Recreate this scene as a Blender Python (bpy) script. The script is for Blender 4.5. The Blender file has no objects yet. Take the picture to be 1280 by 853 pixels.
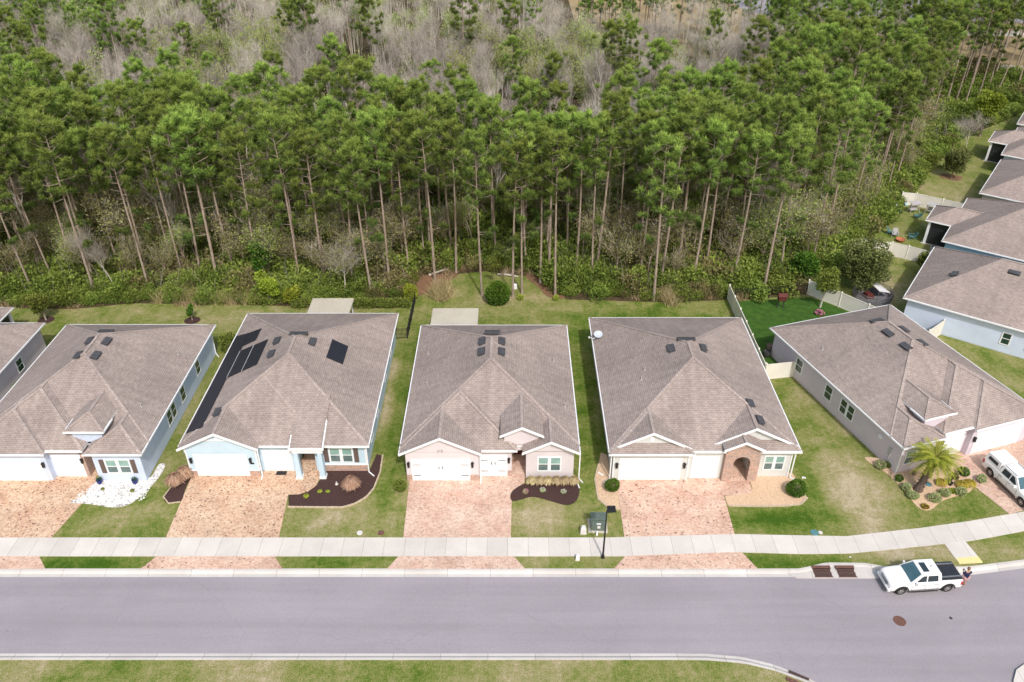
import bpy, bmesh, math, random
import numpy as np
from mathutils import Vector, Matrix
R = math.radians
S = bpy.context.scene
C = S.collection
random.seed(7)

# ------------------------------------------------------------------ camera
CH, CF = 45.5, 1010.0
TH = math.atan(666.5/CF); CC, CS = math.cos(TH), math.sin(TH)
def at(px, py, z=0.0):                       # pixel of the 1280 wide photo -> point at height z
    v = py-426.5; Z = (CH-z)*CF/(CC*(py+240.0))
    return ((px-640)/CF*Z, (CH-z)*(CF*CC-v*CS)/(CF*CS+v*CC))
def proj(X, Y, z=0):
    d = Y*CC+(CH-z)*CS
    return (640+CF*X/d, 426.5+CF*((CH-z)*CC-Y*CS)/d)
cam = bpy.data.cameras.new('camera'); co = bpy.data.objects.new('camera', cam); C.objects.link(co)
co.location = (0, 0, CH); co.rotation_euler = (math.pi/2-TH, 0, 0)
cam.sensor_width = 36; cam.lens = 36*CF/1280; cam.clip_end = 4000; cam.clip_start = .5
S.camera = co

# ------------------------------------------------------------------ helpers
def tag(o, label=None, cat=None, group=None, kind=None):
    if label: o['label'] = label
    if cat: o['category'] = cat
    if group: o['group'] = group
    if kind: o['kind'] = kind
    return o
def thing(name, label, cat, loc=(0,0,0), rz=0, group=None):
    o = bpy.data.objects.new(name, None); C.objects.link(o)
    o.location = loc; o.rotation_euler = (0, 0, rz); o.empty_display_size = .3
    return tag(o, label, cat, group)
def link(name, me, parent=None):
    o = bpy.data.objects.new(name, me); C.objects.link(o)
    if parent is not None: o.parent = parent
    return o
class MB:
    """collects faces with material slot and uv"""
    def __init__(s): s.v=[]; s.f=[]; s.m=[]; s.uv=[]
    def face(s, pts, m=0, uv=None):
        n=len(s.v); s.v += [tuple(p) for p in pts]; s.f.append(tuple(range(n, n+len(pts)))); s.m.append(m)
        if uv is None: uv = s.auto(pts)
        s.uv += uv
    def auto(s, pts):
        P=[Vector(p) for p in pts]; n=Vector((0,0,0))
        for i in range(len(P)): n += P[i].cross(P[(i+1)%len(P)])
        if n.length<1e-9: return [(0,0)]*len(P)
        n.normalize()
        if abs(n.z)>.999: u=Vector((1,0,0))
        else: u=Vector((0,0,1)).cross(n).normalized()
        w=n.cross(u)
        return [(p.dot(u), p.dot(w)) for p in P]
    def box(s, x0,x1,y0,y1,z0,z1, m=0):
        a=[(x0,y0,z0),(x1,y0,z0),(x1,y1,z0),(x0,y1,z0),(x0,y0,z1),(x1,y0,z1),(x1,y1,z1),(x0,y1,z1)]
        s.hexa(a, m)
    def hexa(s, a, m=0):
        for q in ((3,2,1,0),(4,5,6,7),(0,1,5,4),(1,2,6,5),(2,3,7,6),(3,0,4,7)): s.face([a[i] for i in q], m)
    def bar(s, p, q, w, h, m=0, up=(0,0,1)):
        p=Vector(p); q=Vector(q); d=(q-p).normalized(); u=Vector(up)
        if abs(d.dot(u))>.98: u=Vector((1,0,0))
        r=d.cross(u).normalized()*w/2; t=r.cross(d).normalized()*h/2
        s.hexa([p-r-t,p+r-t,q+r-t,q-r-t,p-r+t,p+r+t,q+r+t,q-r+t] if False else [p-r-t,q-r-t,q+r-t,p+r-t,p-r+t,q-r+t,q+r+t,p+r+t], m)
    def tube(s, pts, rad, n=8, m=0, cap=True):
        rings=[]
        for i,p in enumerate(pts):
            p=Vector(p); a=Vector(pts[max(0,i-1)]); b=Vector(pts[min(len(pts)-1,i+1)]); d=(b-a).normalized()
            u=Vector((1,0,0)) if abs(d.x)<.9 else Vector((0,1,0))
            r1=d.cross(u).normalized(); r2=d.cross(r1)
            r=rad[i] if hasattr(rad,'__len__') else rad
            rings.append([p+(r1*math.cos(2*math.pi*k/n)+r2*math.sin(2*math.pi*k/n))*r for k in range(n)])
        for i in range(len(rings)-1):
            for k in range(n): s.face([rings[i][k],rings[i][(k+1)%n],rings[i+1][(k+1)%n],rings[i+1][k]][::-1], m)
        if cap: s.face(rings[-1][::-1], m); s.face(rings[0], m)
    def lathe(s, prof, n=16, c=(0,0,0), m=0):
        rings=[[(c[0]+r*math.cos(2*math.pi*k/n),c[1]+r*math.sin(2*math.pi*k/n),c[2]+z) for k in range(n)] for r,z in prof]
        for i in range(len(rings)-1):
            for k in range(n): s.face([rings[i][k],rings[i][(k+1)%n],rings[i+1][(k+1)%n],rings[i+1][k]], m)
        s.face(rings[-1], m); s.face(rings[0][::-1], m)
    def prism(s, pts2, fn, d0, d1, m=0, mside=None):
        """polygon pts2 (u,w); fn(u,w,d)->xyz"""
        a=[fn(u,w,d0) for u,w in pts2]; b=[fn(u,w,d1) for u,w in pts2]
        s.face(a[::-1], m); s.face(b, m)
        for i in range(len(a)):
            j=(i+1)%len(a); s.face([a[i],a[j],b[j],b[i]], m if mside is None else mside)
    def mesh(s, name, mats, smooth=False, weld=False):
        me=bpy.data.meshes.new(name); me.from_pydata(s.v, [], s.f)
        if not hasattr(mats,'__len__'): mats=[mats]
        for m in mats: me.materials.append(m)
        me.polygons.foreach_set('material_index', s.m)
        ul=me.uv_layers.new(name='UVMap'); ul.data.foreach_set('uv', np.array(s.uv, dtype=np.float32).ravel())
        if smooth or weld:
            bm=bmesh.new(); bm.from_mesh(me); bmesh.ops.remove_doubles(bm, verts=bm.verts, dist=1e-4); bmesh.ops.recalc_face_normals(bm, faces=bm.faces); bm.to_mesh(me); bm.free()
        if smooth:
            me.polygons.foreach_set('use_smooth', [True]*len(me.polygons))
        me.update(); return me
    def build(s, name, mats, parent=None, smooth=False, weld=False, bevel=0):
        o=link(name, s.mesh(name, mats, smooth, weld), parent)
        if bevel:
            b=o.modifiers.new('bevel','BEVEL'); b.width=bevel; b.segments=2; b.limit_method='ANGLE'; b.angle_limit=R(35)
        return o
def npmesh(name, V, n, mats, shade=None, smooth=False):
    """V: (faces, n, 3) unshared faces"""
    V=np.asarray(V, dtype=np.float32); k=len(V)
    me=bpy.data.meshes.new(name)
    me.vertices.add(k*n); me.vertices.foreach_set('co', V.ravel())
    me.loops.add(k*n); me.loops.foreach_set('vertex_index', np.arange(k*n, dtype=np.int32))
    me.polygons.add(k); me.polygons.foreach_set('loop_start', np.arange(k, dtype=np.int32)*n)
    me.polygons.foreach_set('loop_total', np.full(k, n, dtype=np.int32))
    if not hasattr(mats,'__len__'): mats=[mats]
    for m in mats: me.materials.append(m)
    if shade is not None:
        a=me.attributes.new('shade','FLOAT','FACE'); a.data.foreach_set('value', np.asarray(shade,dtype=np.float32))
    me.update(); me.validate(); return me

# ------------------------------------------------------------------ materials
class NT:
    def __init__(s, name):
        s.m=bpy.data.materials.new(name); s.m.use_nodes=True; s.t=s.m.node_tree; s.t.nodes.clear()
        s.out=s.n('ShaderNodeOutputMaterial'); s.b=s.n('ShaderNodeBsdfPrincipled'); s.l(s.b.outputs[0], s.out.inputs[0])
    def n(s, t, **k):
        x=s.t.nodes.new(t)
        for a,b in k.items(): setattr(x,a,b)
        return x
    def l(s, a, b): s.t.links.new(a, b)
    def set(s, node, **k):
        for a,b in k.items(): node.inputs[a.replace('_',' ')].default_value=b
    def noise(s, vec, scale, detail=3, rough=.55, dist=0):
        x=s.n('ShaderNodeTexNoise'); x.inputs['Scale'].default_value=scale; x.inputs['Detail'].default_value=detail
        x.inputs['Roughness'].default_value=rough; x.inputs['Distortion'].default_value=dist
        if vec is not None: s.l(vec, x.inputs['Vector'])
        return x.outputs[0]
    def ramp(s, fac, stops, interp='LINEAR'):
        x=s.n('ShaderNodeValToRGB'); x.color_ramp.interpolation=interp; e=x.color_ramp.elements
        while len(e)<len(stops): e.new(.5)
        for i,(p,c) in enumerate(stops): e[i].position=p; e[i].color=(*c,1) if len(c)==3 else c
        s.l(fac, x.inputs[0]); return x.outputs[0]
    def mix(s, fac, a, b, mode='MIX'):
        x=s.n('ShaderNodeMix', data_type='RGBA', blend_type=mode)
        for sock,val in ((x.inputs[0],fac),(x.inputs[6],a),(x.inputs[7],b)):
            if hasattr(val,'links') or hasattr(val,'is_linked'): s.l(val, sock)
            else: sock.default_value = val if not isinstance(val,tuple) else (*val,1)
        return x.outputs[2]
    def math(s, op, a, b=None):
        x=s.n('ShaderNodeMath', operation=op)
        for i,val in enumerate((a,b)):
            if val is None: continue
            if hasattr(val,'is_linked'): s.l(val, x.inputs[i])
            else: x.inputs[i].default_value=val
        return x.outputs[0]
    def coord(s, which='Object'): return s.n('ShaderNodeTexCoord').outputs[which]
    def base(s, c):
        if isinstance(c, tuple): s.b.inputs['Base Color'].default_value=(*c,1)
        else: s.l(c, s.b.inputs['Base Color'])
    def bump(s, h, dist=.02, strength=.5):
        x=s.n('ShaderNodeBump'); x.inputs['Distance'].default_value=dist; x.inputs['Strength'].default_value=strength
        s.l(h, x.inputs['Height']); s.l(x.outputs[0], s.b.inputs['Normal'])
    def rough(s, r, spec=.3):
        s.b.inputs['Roughness'].default_value=r; s.b.inputs['Specular IOR Level'].default_value=spec

def plain(name, col, rough=.6, var=.12, scale=3, spec=.3, metal=0, bump=0):
    N=NT(name); c=N.coord()
    f=N.noise(c, scale, 4)
    lo=tuple(x*(1-var) for x in col); hi=tuple(min(1,x*(1+var)) for x in col)
    N.base(N.ramp(f, [(.3,lo),(.7,hi)])); N.rough(rough, spec); N.b.inputs['Metallic'].default_value=metal
    if bump: N.bump(N.noise(c, 40, 3), bump, .6)
    return N.m

def shingle(name, a, b, dark, cap=False):
    N=NT(name); uv=N.coord('UV'); ob=N.coord('Object')
    # uneven courses: wobble the uv slightly
    br=N.n('ShaderNodeTexBrick', offset=.5, offset_frequency=2); N.l(uv, br.inputs['Vector'])
    for k,v in (('Scale',1),('Mortar Size',.016),('Mortar Smooth',.3),('Bias',0),('Brick Width',.30),('Row Height',.165 if not cap else .3)): br.inputs[k].default_value=v
    br.inputs['Color1'].default_value=(*a,1); br.inputs['Color2'].default_value=(*b,1); br.inputs['Mortar'].default_value=(*dark,1)
    sc=N.n('ShaderNodeMapping'); N.l(uv, sc.inputs[0]); sc.inputs['Scale'].default_value=(2.4,4.2,1)
    v=N.noise(sc.outputs[0], 1, 2, .6)
    c=N.mix(.75, br.outputs[0], N.ramp(v, [(.25,(.72,.71,.70)),(.5,(.92,.915,.91)),(.78,(1.20,1.18,1.17))]), 'MULTIPLY')
    big=N.noise(ob, .22, 5, .6, .6)
    c=N.mix(.8, c, N.ramp(big, [(.3,(.80,.79,.79)),(.7,(1.14,1.13,1.12))]), 'MULTIPLY')
    st=N.n('ShaderNodeMapping'); N.l(uv, st.inputs[0]); st.inputs['Scale'].default_value=(1.7,.13,1)
    c=N.mix(.55, c, N.ramp(N.noise(st.outputs[0],1,3), [(.3,(.80,.80,.81)),(.6,(1.06,1.06,1.06))]), 'MULTIPLY')
    N.base(c); N.rough(.93,.12); N.bump(br.outputs[1], .03, -.8)
    return N.m

M={}
M['shingle']=shingle('shingle', (.395,.335,.315), (.345,.291,.273), (.235,.195,.183))
M['ridge']=shingle('ridge_shingle', (.45,.382,.362), (.40,.338,.318), (.28,.235,.22), True)
def stucco(name, col, var=.05):
    N=NT(name); c=N.coord()
    f=N.noise(c,.9,5); g=N.noise(c,26,3)
    geo=N.n('ShaderNodeSeparateXYZ'); N.l(c, geo.inputs[0])
    k=N.ramp(f,[(.3,tuple(x*(1-var) for x in col)),(.7,tuple(min(.9,x*(1+var)) for x in col))])
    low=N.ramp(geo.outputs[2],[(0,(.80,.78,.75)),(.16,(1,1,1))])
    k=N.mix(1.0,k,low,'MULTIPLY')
    N.base(k); N.rough(.85,.2); N.bump(g,.012,.5); return N.m
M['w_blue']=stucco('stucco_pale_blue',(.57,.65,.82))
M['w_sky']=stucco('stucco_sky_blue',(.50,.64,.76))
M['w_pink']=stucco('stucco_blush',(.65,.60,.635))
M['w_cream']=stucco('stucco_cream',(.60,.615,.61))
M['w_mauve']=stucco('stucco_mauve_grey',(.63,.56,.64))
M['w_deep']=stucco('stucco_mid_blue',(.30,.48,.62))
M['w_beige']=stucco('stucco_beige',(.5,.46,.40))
M['trim']=plain('white_trim',(.80,.815,.85),.45,.03)
M['door_white']=plain('garage_door_white',(.79,.815,.86),.5,.03,1.5)
M['shutter']=plain('brown_shutter',(.14,.10,.085),.6,.15,8)
M['black']=plain('black_metal',(.02,.021,.024),.4,.2)
M['solar']=None
M['vent']=plain('dark_vent',(.075,.075,.085),.45,.2)
M['rust']=plain('rusty_iron',(.15,.075,.06),.8,.45,12,bump=.01)
M['grey']=plain('grey_plastic',(.42,.41,.42),.5,.1)
M['green_box']=plain('green_utility',(.11,.145,.125),.45,.12,2)
M['vinyl']=plain('white_vinyl',(.74,.71,.66),.4,.05,.8)
M['wood']=plain('dark_red_wood',(.10,.025,.02),.7,.3,9)
M['orange']=plain('orange_clay',(.45,.15,.08),.8,.2,8)
M['pot_blue']=plain('cobalt_glaze',(.015,.025,.16),.2,.2,5,spec=.6)
M['pot_clay']=plain('clay_pot',(.22,.16,.13),.7,.2,7)
M['yellow']=plain('yellow_paver',(.72,.63,.30),.7,.1,20)
M['tarp']=plain('white_tarp',(.7,.7,.74),.6,.06,2)
M['net']=plain('grey_net',(.16,.155,.17),.8,.3,3)
M['teal']=plain('teal_wood',(.09,.22,.25),.6,.15)
M['rubber']=plain('black_rubber',(.022,.022,.023),.75,.2)
M['rim']=plain('wheel_metal',(.45,.44,.44),.3,.1,6,spec=.6,metal=.6)
M['paint']=plain('white_car_paint',(.82,.82,.84),.22,.01,1,spec=.6)
M['chrome']=plain('grey_chrome',(.4,.41,.43),.25,.08,4,spec=.7,metal=.7)
M['cover']=plain('black_tonneau',(.028,.03,.04),.45,.15,3)
M['lampglass']=plain('headlamp',(.55,.56,.57),.12,.1,9,spec=.8)
M['tail']=plain('tail_lamp',(.4,.02,.02),.2,.1,9,spec=.8)
M['seam']=plain('dark_seam',(.05,.05,.052),.7,.1)
M['skin']=plain('skin',(.48,.27,.19),.55,.08,8)
M['navy']=plain('navy_cloth',(.02,.028,.085),.85,.2,9)
M['redcloth']=plain('red_cloth',(.45,.05,.06),.8,.15,9)
M['hair']=plain('hair',(.20,.12,.07),.7,.3,20)
M['hub']=plain('pale_hub',(.62,.60,.60),.4,.05)
M['flower']=plain('pink_flower',(.55,.2,.32),.7,.35,12)
M['panelblue']=plain('blue_toy',(.3,.5,.65),.5,.1)
def glass(name, a, b, rough=.08):
    N=NT(name); c=N.coord('UV'); f=N.noise(N.coord('Object'),1.3,2)
    N.base(N.ramp(f,[(.35,a),(.65,b)])); N.rough(rough,.7); return N.m
M['glass_lo']=glass('window_glass_screen',(.10,.15,.155),(.16,.21,.215),.25)
M['glass_hi']=glass('window_glass_painted_reflection',(.22,.37,.34),(.30,.45,.42),.12)  # upper panes: sky reflection painted in as a pale teal base colour
M['glass_dk']=glass('window_glass_shaded',(.012,.035,.03),(.02,.055,.045),.1)
M['glass_car']=glass('car_glass',(.018,.03,.035),(.03,.045,.055),.07)
M['glass_shield']=glass('windscreen',(.05,.115,.15),(.08,.155,.19),.07)
def mk_solar():
    N=NT('solar_mat'); uv=N.coord('UV'); w=N.n('ShaderNodeTexWave', wave_type='BANDS', bands_direction='X'); N.l(uv,w.inputs[0]); w.inputs['Scale'].default_value=2.2
    N.base(N.ramp(w.outputs[0],[(0,(.012,.013,.02)),(1,(.03,.032,.045))])); N.rough(.45,.4); return N.m
M['solar']=mk_solar()
def mk_stone():
    N=NT('stone_veneer'); uv=N.coord('UV'); br=N.n('ShaderNodeTexBrick', offset=.37, squash=1.6, squash_frequency=3); N.l(uv,br.inputs[0])
    for k,v in (('Scale',1),('Mortar Size',.012),('Brick Width',.36),('Row Height',.13)): br.inputs[k].default_value=v
    br.inputs['Color1'].default_value=(.56,.37,.30,1); br.inputs['Color2'].default_value=(.40,.33,.31,1); br.inputs['Mortar'].default_value=(.33,.28,.25,1)
    c=N.mix(.7,br.outputs[0],N.ramp(N.noise(uv,5,2),[(.3,(.65,.62,.6)),(.7,(1.3,1.2,1.15))]),'MULTIPLY')
    N.base(c); N.rough(.85); N.bump(br.outputs[1],.03,-.6); return N.m
M['stone']=mk_stone()
def mk_paver(name, stops):
    N=NT(name); ob=N.coord()
    mp=N.n('ShaderNodeMapping'); N.l(ob,mp.inputs[0]); mp.inputs['Scale'].default_value=(1,1,0.001)
    br=N.n('ShaderNodeTexBrick', offset=.5, squash=1.5, squash_frequency=2); N.l(mp.outputs[0],br.inputs[0])
    for k,v in (('Scale',1),('Mortar Size',.008),('Brick Width',.23),('Row Height',.15),('Mortar Smooth',.4)): br.inputs[k].default_value=v
    br.inputs['Color1'].default_value=(1,1,1,1); br.inputs['Color2'].default_value=(.62,.60,.58,1); br.inputs['Mortar'].default_value=(.55,.50,.46,1)
    vo=N.n('ShaderNodeTexVoronoi', distance='CHEBYCHEV'); N.l(mp.outputs[0],vo.inputs[0]); vo.inputs['Scale'].default_value=8.5
    sp=N.n('ShaderNodeSeparateColor'); N.l(vo.outputs['Color'],sp.inputs[0])
    c=N.ramp(sp.outputs[0],stops,'CONSTANT')
    c=N.mix(.42,c,br.outputs[0],'MULTIPLY')
    g=N.noise(ob,.55,4,.6)
    c=N.mix(.9,c,N.ramp(g,[(.32,(.92,.80,.76)),(.68,(1.10,1.12,1.12))]),'MULTIPLY')
    c=N.mix(.7,c,N.ramp(N.noise(ob,.28,3,.5,1.2),[(.35,(.84,.82,.82)),(.55,(1.03,1.03,1.03))]),'MULTIPLY'); c=N.mix(1.0,c,(.86,.80,.755),'MULTIPLY'); N.base(c); N.rough(.85,.25); N.bump(br.outputs[1],.01,-.4); return N.m
M['paver_tan']=mk_paver('paver_tan',[(0,(.26,.18,.145)),(.035,(.64,.48,.36)),(.28,(.80,.64,.50)),(.5,(.74,.56,.43)),(.66,(.80,.66,.53)),(.9,(.58,.43,.34))])
M['paver_pink']=mk_paver('paver_pink',[(0,(.30,.21,.18)),(.02,(.70,.53,.45)),(.25,(.82,.65,.56)),(.5,(.76,.58,.50)),(.72,(.83,.69,.60)),(.93,(.62,.46,.40))])
M['paver_rose']=mk_paver('paver_rose',[(0,(.55,.42,.38)),(.08,(.71,.55,.49)),(.35,(.79,.65,.57)),(.6,(.73,.57,.50)),(.8,(.80,.67,.60))])
def mk_concrete(name, lo, hi, w, row, mort=.013, stain=.8):
    N=NT(name); uv=N.coord('UV'); ob=N.coord()
    br=N.n('ShaderNodeTexBrick', offset=0, offset_frequency=2); N.l(uv,br.inputs[0])
    for k,v in (('Scale',1),('Mortar Size',mort),('Brick Width',w),('Row Height',row),('Mortar Smooth',.2)): br.inputs[k].default_value=v
    br.inputs['Color1'].default_value=(*hi,1); br.inputs['Color2'].default_value=(*lo,1); br.inputs['Mortar'].default_value=(.30,.28,.27,1)
    c=N.mix(.8,br.outputs[0],N.ramp(N.noise(ob,.35,5,.65),[(.3,(.86,.85,.84)),(.65,(1.05,1.05,1.05))]),'MULTIPLY')
    c=N.mix(.6,c,N.ramp(N.noise(ob,14,3),[(.3,(.92,.92,.92)),(.7,(1.05,1.05,1.05))]),'MULTIPLY')
    N.base(c); N.rough(.85,.25); return N.m
M['walk']=mk_concrete('sidewalk_concrete',(.59,.553,.522),(.66,.622,.592),1.52,50)
M['kerb']=mk_concrete('kerb_concrete',(.53,.50,.485),(.60,.57,.555),3.05,50,.018)
M['concrete']=mk_concrete('slab_concrete',(.5,.47,.42),(.55,.52,.46),30,30,.0)
M['cover_roof']=mk_concrete('patio_cover_panel',(.50,.465,.395),(.50,.465,.395),60,60,.0)
def mk_asphalt():
    N=NT('asphalt'); ob=N.coord()
    a=N.noise(ob,.10,4,.6,.5); b=N.noise(ob,22,3,.7); mp=N.n('ShaderNodeMapping'); N.l(ob,mp.inputs[0]); mp.inputs['Scale'].default_value=(.05,1.1,1)
    d=N.noise(mp.outputs[0],1,3)
    c=N.ramp(a,[(.3,(.29,.268,.30)),(.7,(.335,.309,.345))])
    c=N.mix(.8,c,N.ramp(b,[(.25,(.72,.72,.72)),(.5,(1,1,1)),(.8,(1.28,1.27,1.25))]),'MULTIPLY')
    c=N.mix(.6,c,N.ramp(d,[(.35,(.90,.90,.90)),(.6,(1.04,1.04,1.04))]),'MULTIPLY')
    se=N.n('ShaderNodeSeparateXYZ'); N.l(ob,se.inputs[0])
    w1=N.math('MULTIPLY',N.math('ADD',se.outputs[1],N.math('MULTIPLY',N.noise(ob,.05,2),1.5)),.62); wv=N.math('SINE',N.math('MULTIPLY',w1,3.1))
    c=N.mix(.5,c,N.ramp(N.math('ADD',N.math('MULTIPLY',wv,.5),.5),[(.0,(.95,.95,.95)),(1,(1.05,1.05,1.05))]),'MULTIPLY')
    wd=N.n('ShaderNodeVectorMath',operation='ADD'); N.l(ob,wd.inputs[0]); nn=N.n('ShaderNodeTexNoise'); N.l(ob,nn.inputs[0]); nn.inputs['Scale'].default_value=.6; N.l(nn.outputs[1],wd.inputs[1])
    vo=N.n('ShaderNodeTexVoronoi',feature='DISTANCE_TO_EDGE'); N.l(wd.outputs[0],vo.inputs[0]); vo.inputs['Scale'].default_value=.11
    c=N.mix(N.ramp(vo.outputs[0],[(0,(.22,.22,.22)),(.003,(.0,.0,.0))]),c,(.17,.16,.17))
    sp=N.noise(ob,.8,4,.7)
    c=N.mix(N.ramp(sp,[(.70,(0,0,0)),(.74,(.5,.5,.5))]),c,(.2,.19,.2))
    N.base(c); N.rough(.9,.2); N.bump(b,.01,.4); return N.m
M['asphalt']=mk_asphalt()
def mk_lawn():
    N=NT('lawn_grass'); ob=N.coord(); at_=N.n('ShaderNodeAttribute',attribute_name='dry').outputs['Fac']
    n1=N.noise(ob,.35,5,.65,.4); n2=N.noise(ob,2.6,4,.7); n3=N.noise(ob,11,4,.8)
    mp=N.n('ShaderNodeMapping'); N.l(ob,mp.inputs[0]); mp.inputs['Scale'].default_value=(1.9,.16,1); n4=N.noise(mp.outputs[0],1,2)
    s=N.math('ADD',at_,N.math('MULTIPLY',N.math('SUBTRACT',n1,.5),1.3)); s=N.math('ADD',s,N.math('MULTIPLY',N.math('SUBTRACT',n2,.5),.9)); s=N.math('ADD',s,N.math('MULTIPLY',N.math('SUBTRACT',n3,.5),1.1)); s=N.math('ADD',s,N.math('MULTIPLY',N.math('SUBTRACT',n4,.5),.25))
    c=N.ramp(s,[(0,(.048,.105,.010)),(.25,(.115,.165,.027)),(.5,(.215,.225,.075)),(.75,(.31,.275,.145)),(1,(.44,.375,.26))])
    c=N.mix(.9,c,N.ramp(n3,[(.25,(.55,.55,.55)),(.5,(1,1,1)),(.8,(1.5,1.45,1.4))]),'MULTIPLY')
    N.base(c); N.rough(.95,.1); N.bump(n3,.05,.7); return N.m
M['lawn']=mk_lawn()
def mk_floor():
    N=NT('forest_floor'); ob=N.coord(); n1=N.noise(ob,.12,5,.65); n3=N.noise(ob,3,4,.7)
    c=N.ramp(n1,[(.3,(.055,.05,.024)),(.5,(.085,.062,.04)),(.7,(.06,.065,.024))])
    c=N.mix(.9,c,N.ramp(n3,[(.3,(.4,.4,.4)),(.7,(1.6,1.5,1.4))]),'MULTIPLY')
    N.base(c); N.rough(.95,.1); return N.m
M['floor']=mk_floor()
M['field']=plain('dry_field',(.30,.225,.125),.95,.35,.08)
def mk_mulch(name,a,b,sc=18,bump=.05):
    N=NT(name); ob=N.coord(); n=N.noise(ob,sc,4,.75)
    N.base(N.ramp(n,[(.32,a),(.66,b)])); N.rough(.95,.1); N.bump(n,bump,1); return N.m
M['mulch']=mk_mulch('dark_mulch',(.025,.012,.012),(.115,.07,.065))
M['straw']=mk_mulch('pine_straw',(.13,.07,.04),(.30,.18,.115))
M['gravel']=mk_mulch('tan_gravel',(.42,.28,.18),(.78,.58,.42),14,.03)
def mk_rock():
    N=NT('white_rock'); ob=N.coord(); vo=N.n('ShaderNodeTexVoronoi'); N.l(ob,vo.inputs[0]); vo.inputs['Scale'].default_value=6
    N.base(N.ramp(vo.outputs['Distance'],[(.2,(.80,.79,.79)),(.6,(.60,.585,.58)),(.9,(.22,.2,.2))])); N.rough(.8); N.bump(vo.outputs['Distance'],.05,-.8); return N.m
M['rock']=mk_rock()
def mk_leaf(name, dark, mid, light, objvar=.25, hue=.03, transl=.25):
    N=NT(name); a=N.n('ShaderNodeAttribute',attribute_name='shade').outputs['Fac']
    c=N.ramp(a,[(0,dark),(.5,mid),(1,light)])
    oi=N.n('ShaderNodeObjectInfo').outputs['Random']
    hs=N.n('ShaderNodeHueSaturation'); N.l(c,hs.inputs['Color'])
    N.l(N.math('ADD',.5-hue,N.math('MULTIPLY',oi,2*hue)),hs.inputs['Hue'])
    N.l(N.math('ADD',1-objvar,N.math('MULTIPLY',oi,2*objvar)),hs.inputs['Value'])
    N.base(hs.outputs[0]); N.rough(.65,.25)
    tr=N.n('ShaderNodeBsdfTranslucent'); N.l(hs.outputs[0],tr.inputs[0]); mx=N.n('ShaderNodeMixShader'); mx.inputs[0].default_value=transl
    N.l(N.b.outputs[0],mx.inputs[1]); N.l(tr.outputs[0],mx.inputs[2]); N.l(mx.outputs[0],N.out.inputs[0]); return N.m
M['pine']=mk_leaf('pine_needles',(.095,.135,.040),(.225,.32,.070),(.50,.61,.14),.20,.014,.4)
M['shrub']=mk_leaf('shrub_leaves',(.05,.075,.016),(.16,.215,.038),(.38,.45,.10),.24,.02,.35)
M['olive']=mk_leaf('olive_brush',(.085,.08,.03),(.24,.23,.085),(.48,.44,.21),.22,.02,.3)
M['mid']=mk_leaf('mid_storey_leaves',(.11,.135,.035),(.26,.315,.08),(.48,.53,.17),.25,.02,.35)
M['oak']=mk_leaf('oak_leaves',(.045,.06,.018),(.14,.17,.05),(.30,.33,.12),.08,.01,.3)
M['cone']=mk_leaf('cone_tree_leaves',(.07,.10,.012),(.22,.27,.03),(.42,.46,.07),.05,.01,.3)
M['lime']=mk_leaf('lime_leaves',(.09,.13,.01),(.25,.32,.03),(.48,.53,.08),.12,.015)
M['bushg']=mk_leaf('garden_bush_leaves',(.015,.04,.006),(.06,.14,.014),(.17,.29,.035),.1,.01)
M['varieg']=mk_leaf('variegated_leaves',(.12,.16,.05),(.32,.38,.16),(.6,.64,.38),.1,.01)
M['palm']=mk_leaf('palm_fronds',(.07,.10,.012),(.27,.34,.04),(.62,.62,.09),.05,.01)
M['drygrass']=mk_leaf('dry_blades',(.10,.05,.03),(.33,.20,.13),(.70,.50,.37),.1,.01)
M['drytan']=mk_leaf('tan_blades',(.20,.14,.075),(.42,.33,.18),(.64,.54,.34),.15,.01)
M['spring']=mk_leaf('spring_leaves',(.12,.15,.03),(.28,.33,.075),(.46,.50,.15),.25,.025)
M['twig']=mk_leaf('bare_twigs',(.15,.13,.115),(.38,.335,.30),(.66,.60,.55),.25,.015,.05)
M['croton']=mk_leaf('orange_leaves',(.16,.13,.02),(.36,.27,.04),(.55,.45,.09),.1,.01)
def mk_bark(name,a,b):
    N=NT(name); ob=N.coord(); mp=N.n('ShaderNodeMapping'); N.l(ob,mp.inputs[0]); mp.inputs['Scale'].default_value=(7,7,1.6)
    n=N.noise(mp.outputs[0],1,4,.7); N.base(N.ramp(n,[(.3,a),(.7,b)])); N.rough(.9,.1); N.bump(n,.04,.8); return N.m
M['bark']=mk_bark('pine_bark',(.20,.15,.12),(.44,.36,.31))
M['bark_pale']=mk_bark('pale_bark',(.36,.33,.28),(.68,.63,.57))
M['bark_palm']=mk_bark('palm_bark',(.07,.05,.045),(.2,.15,.13))

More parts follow.
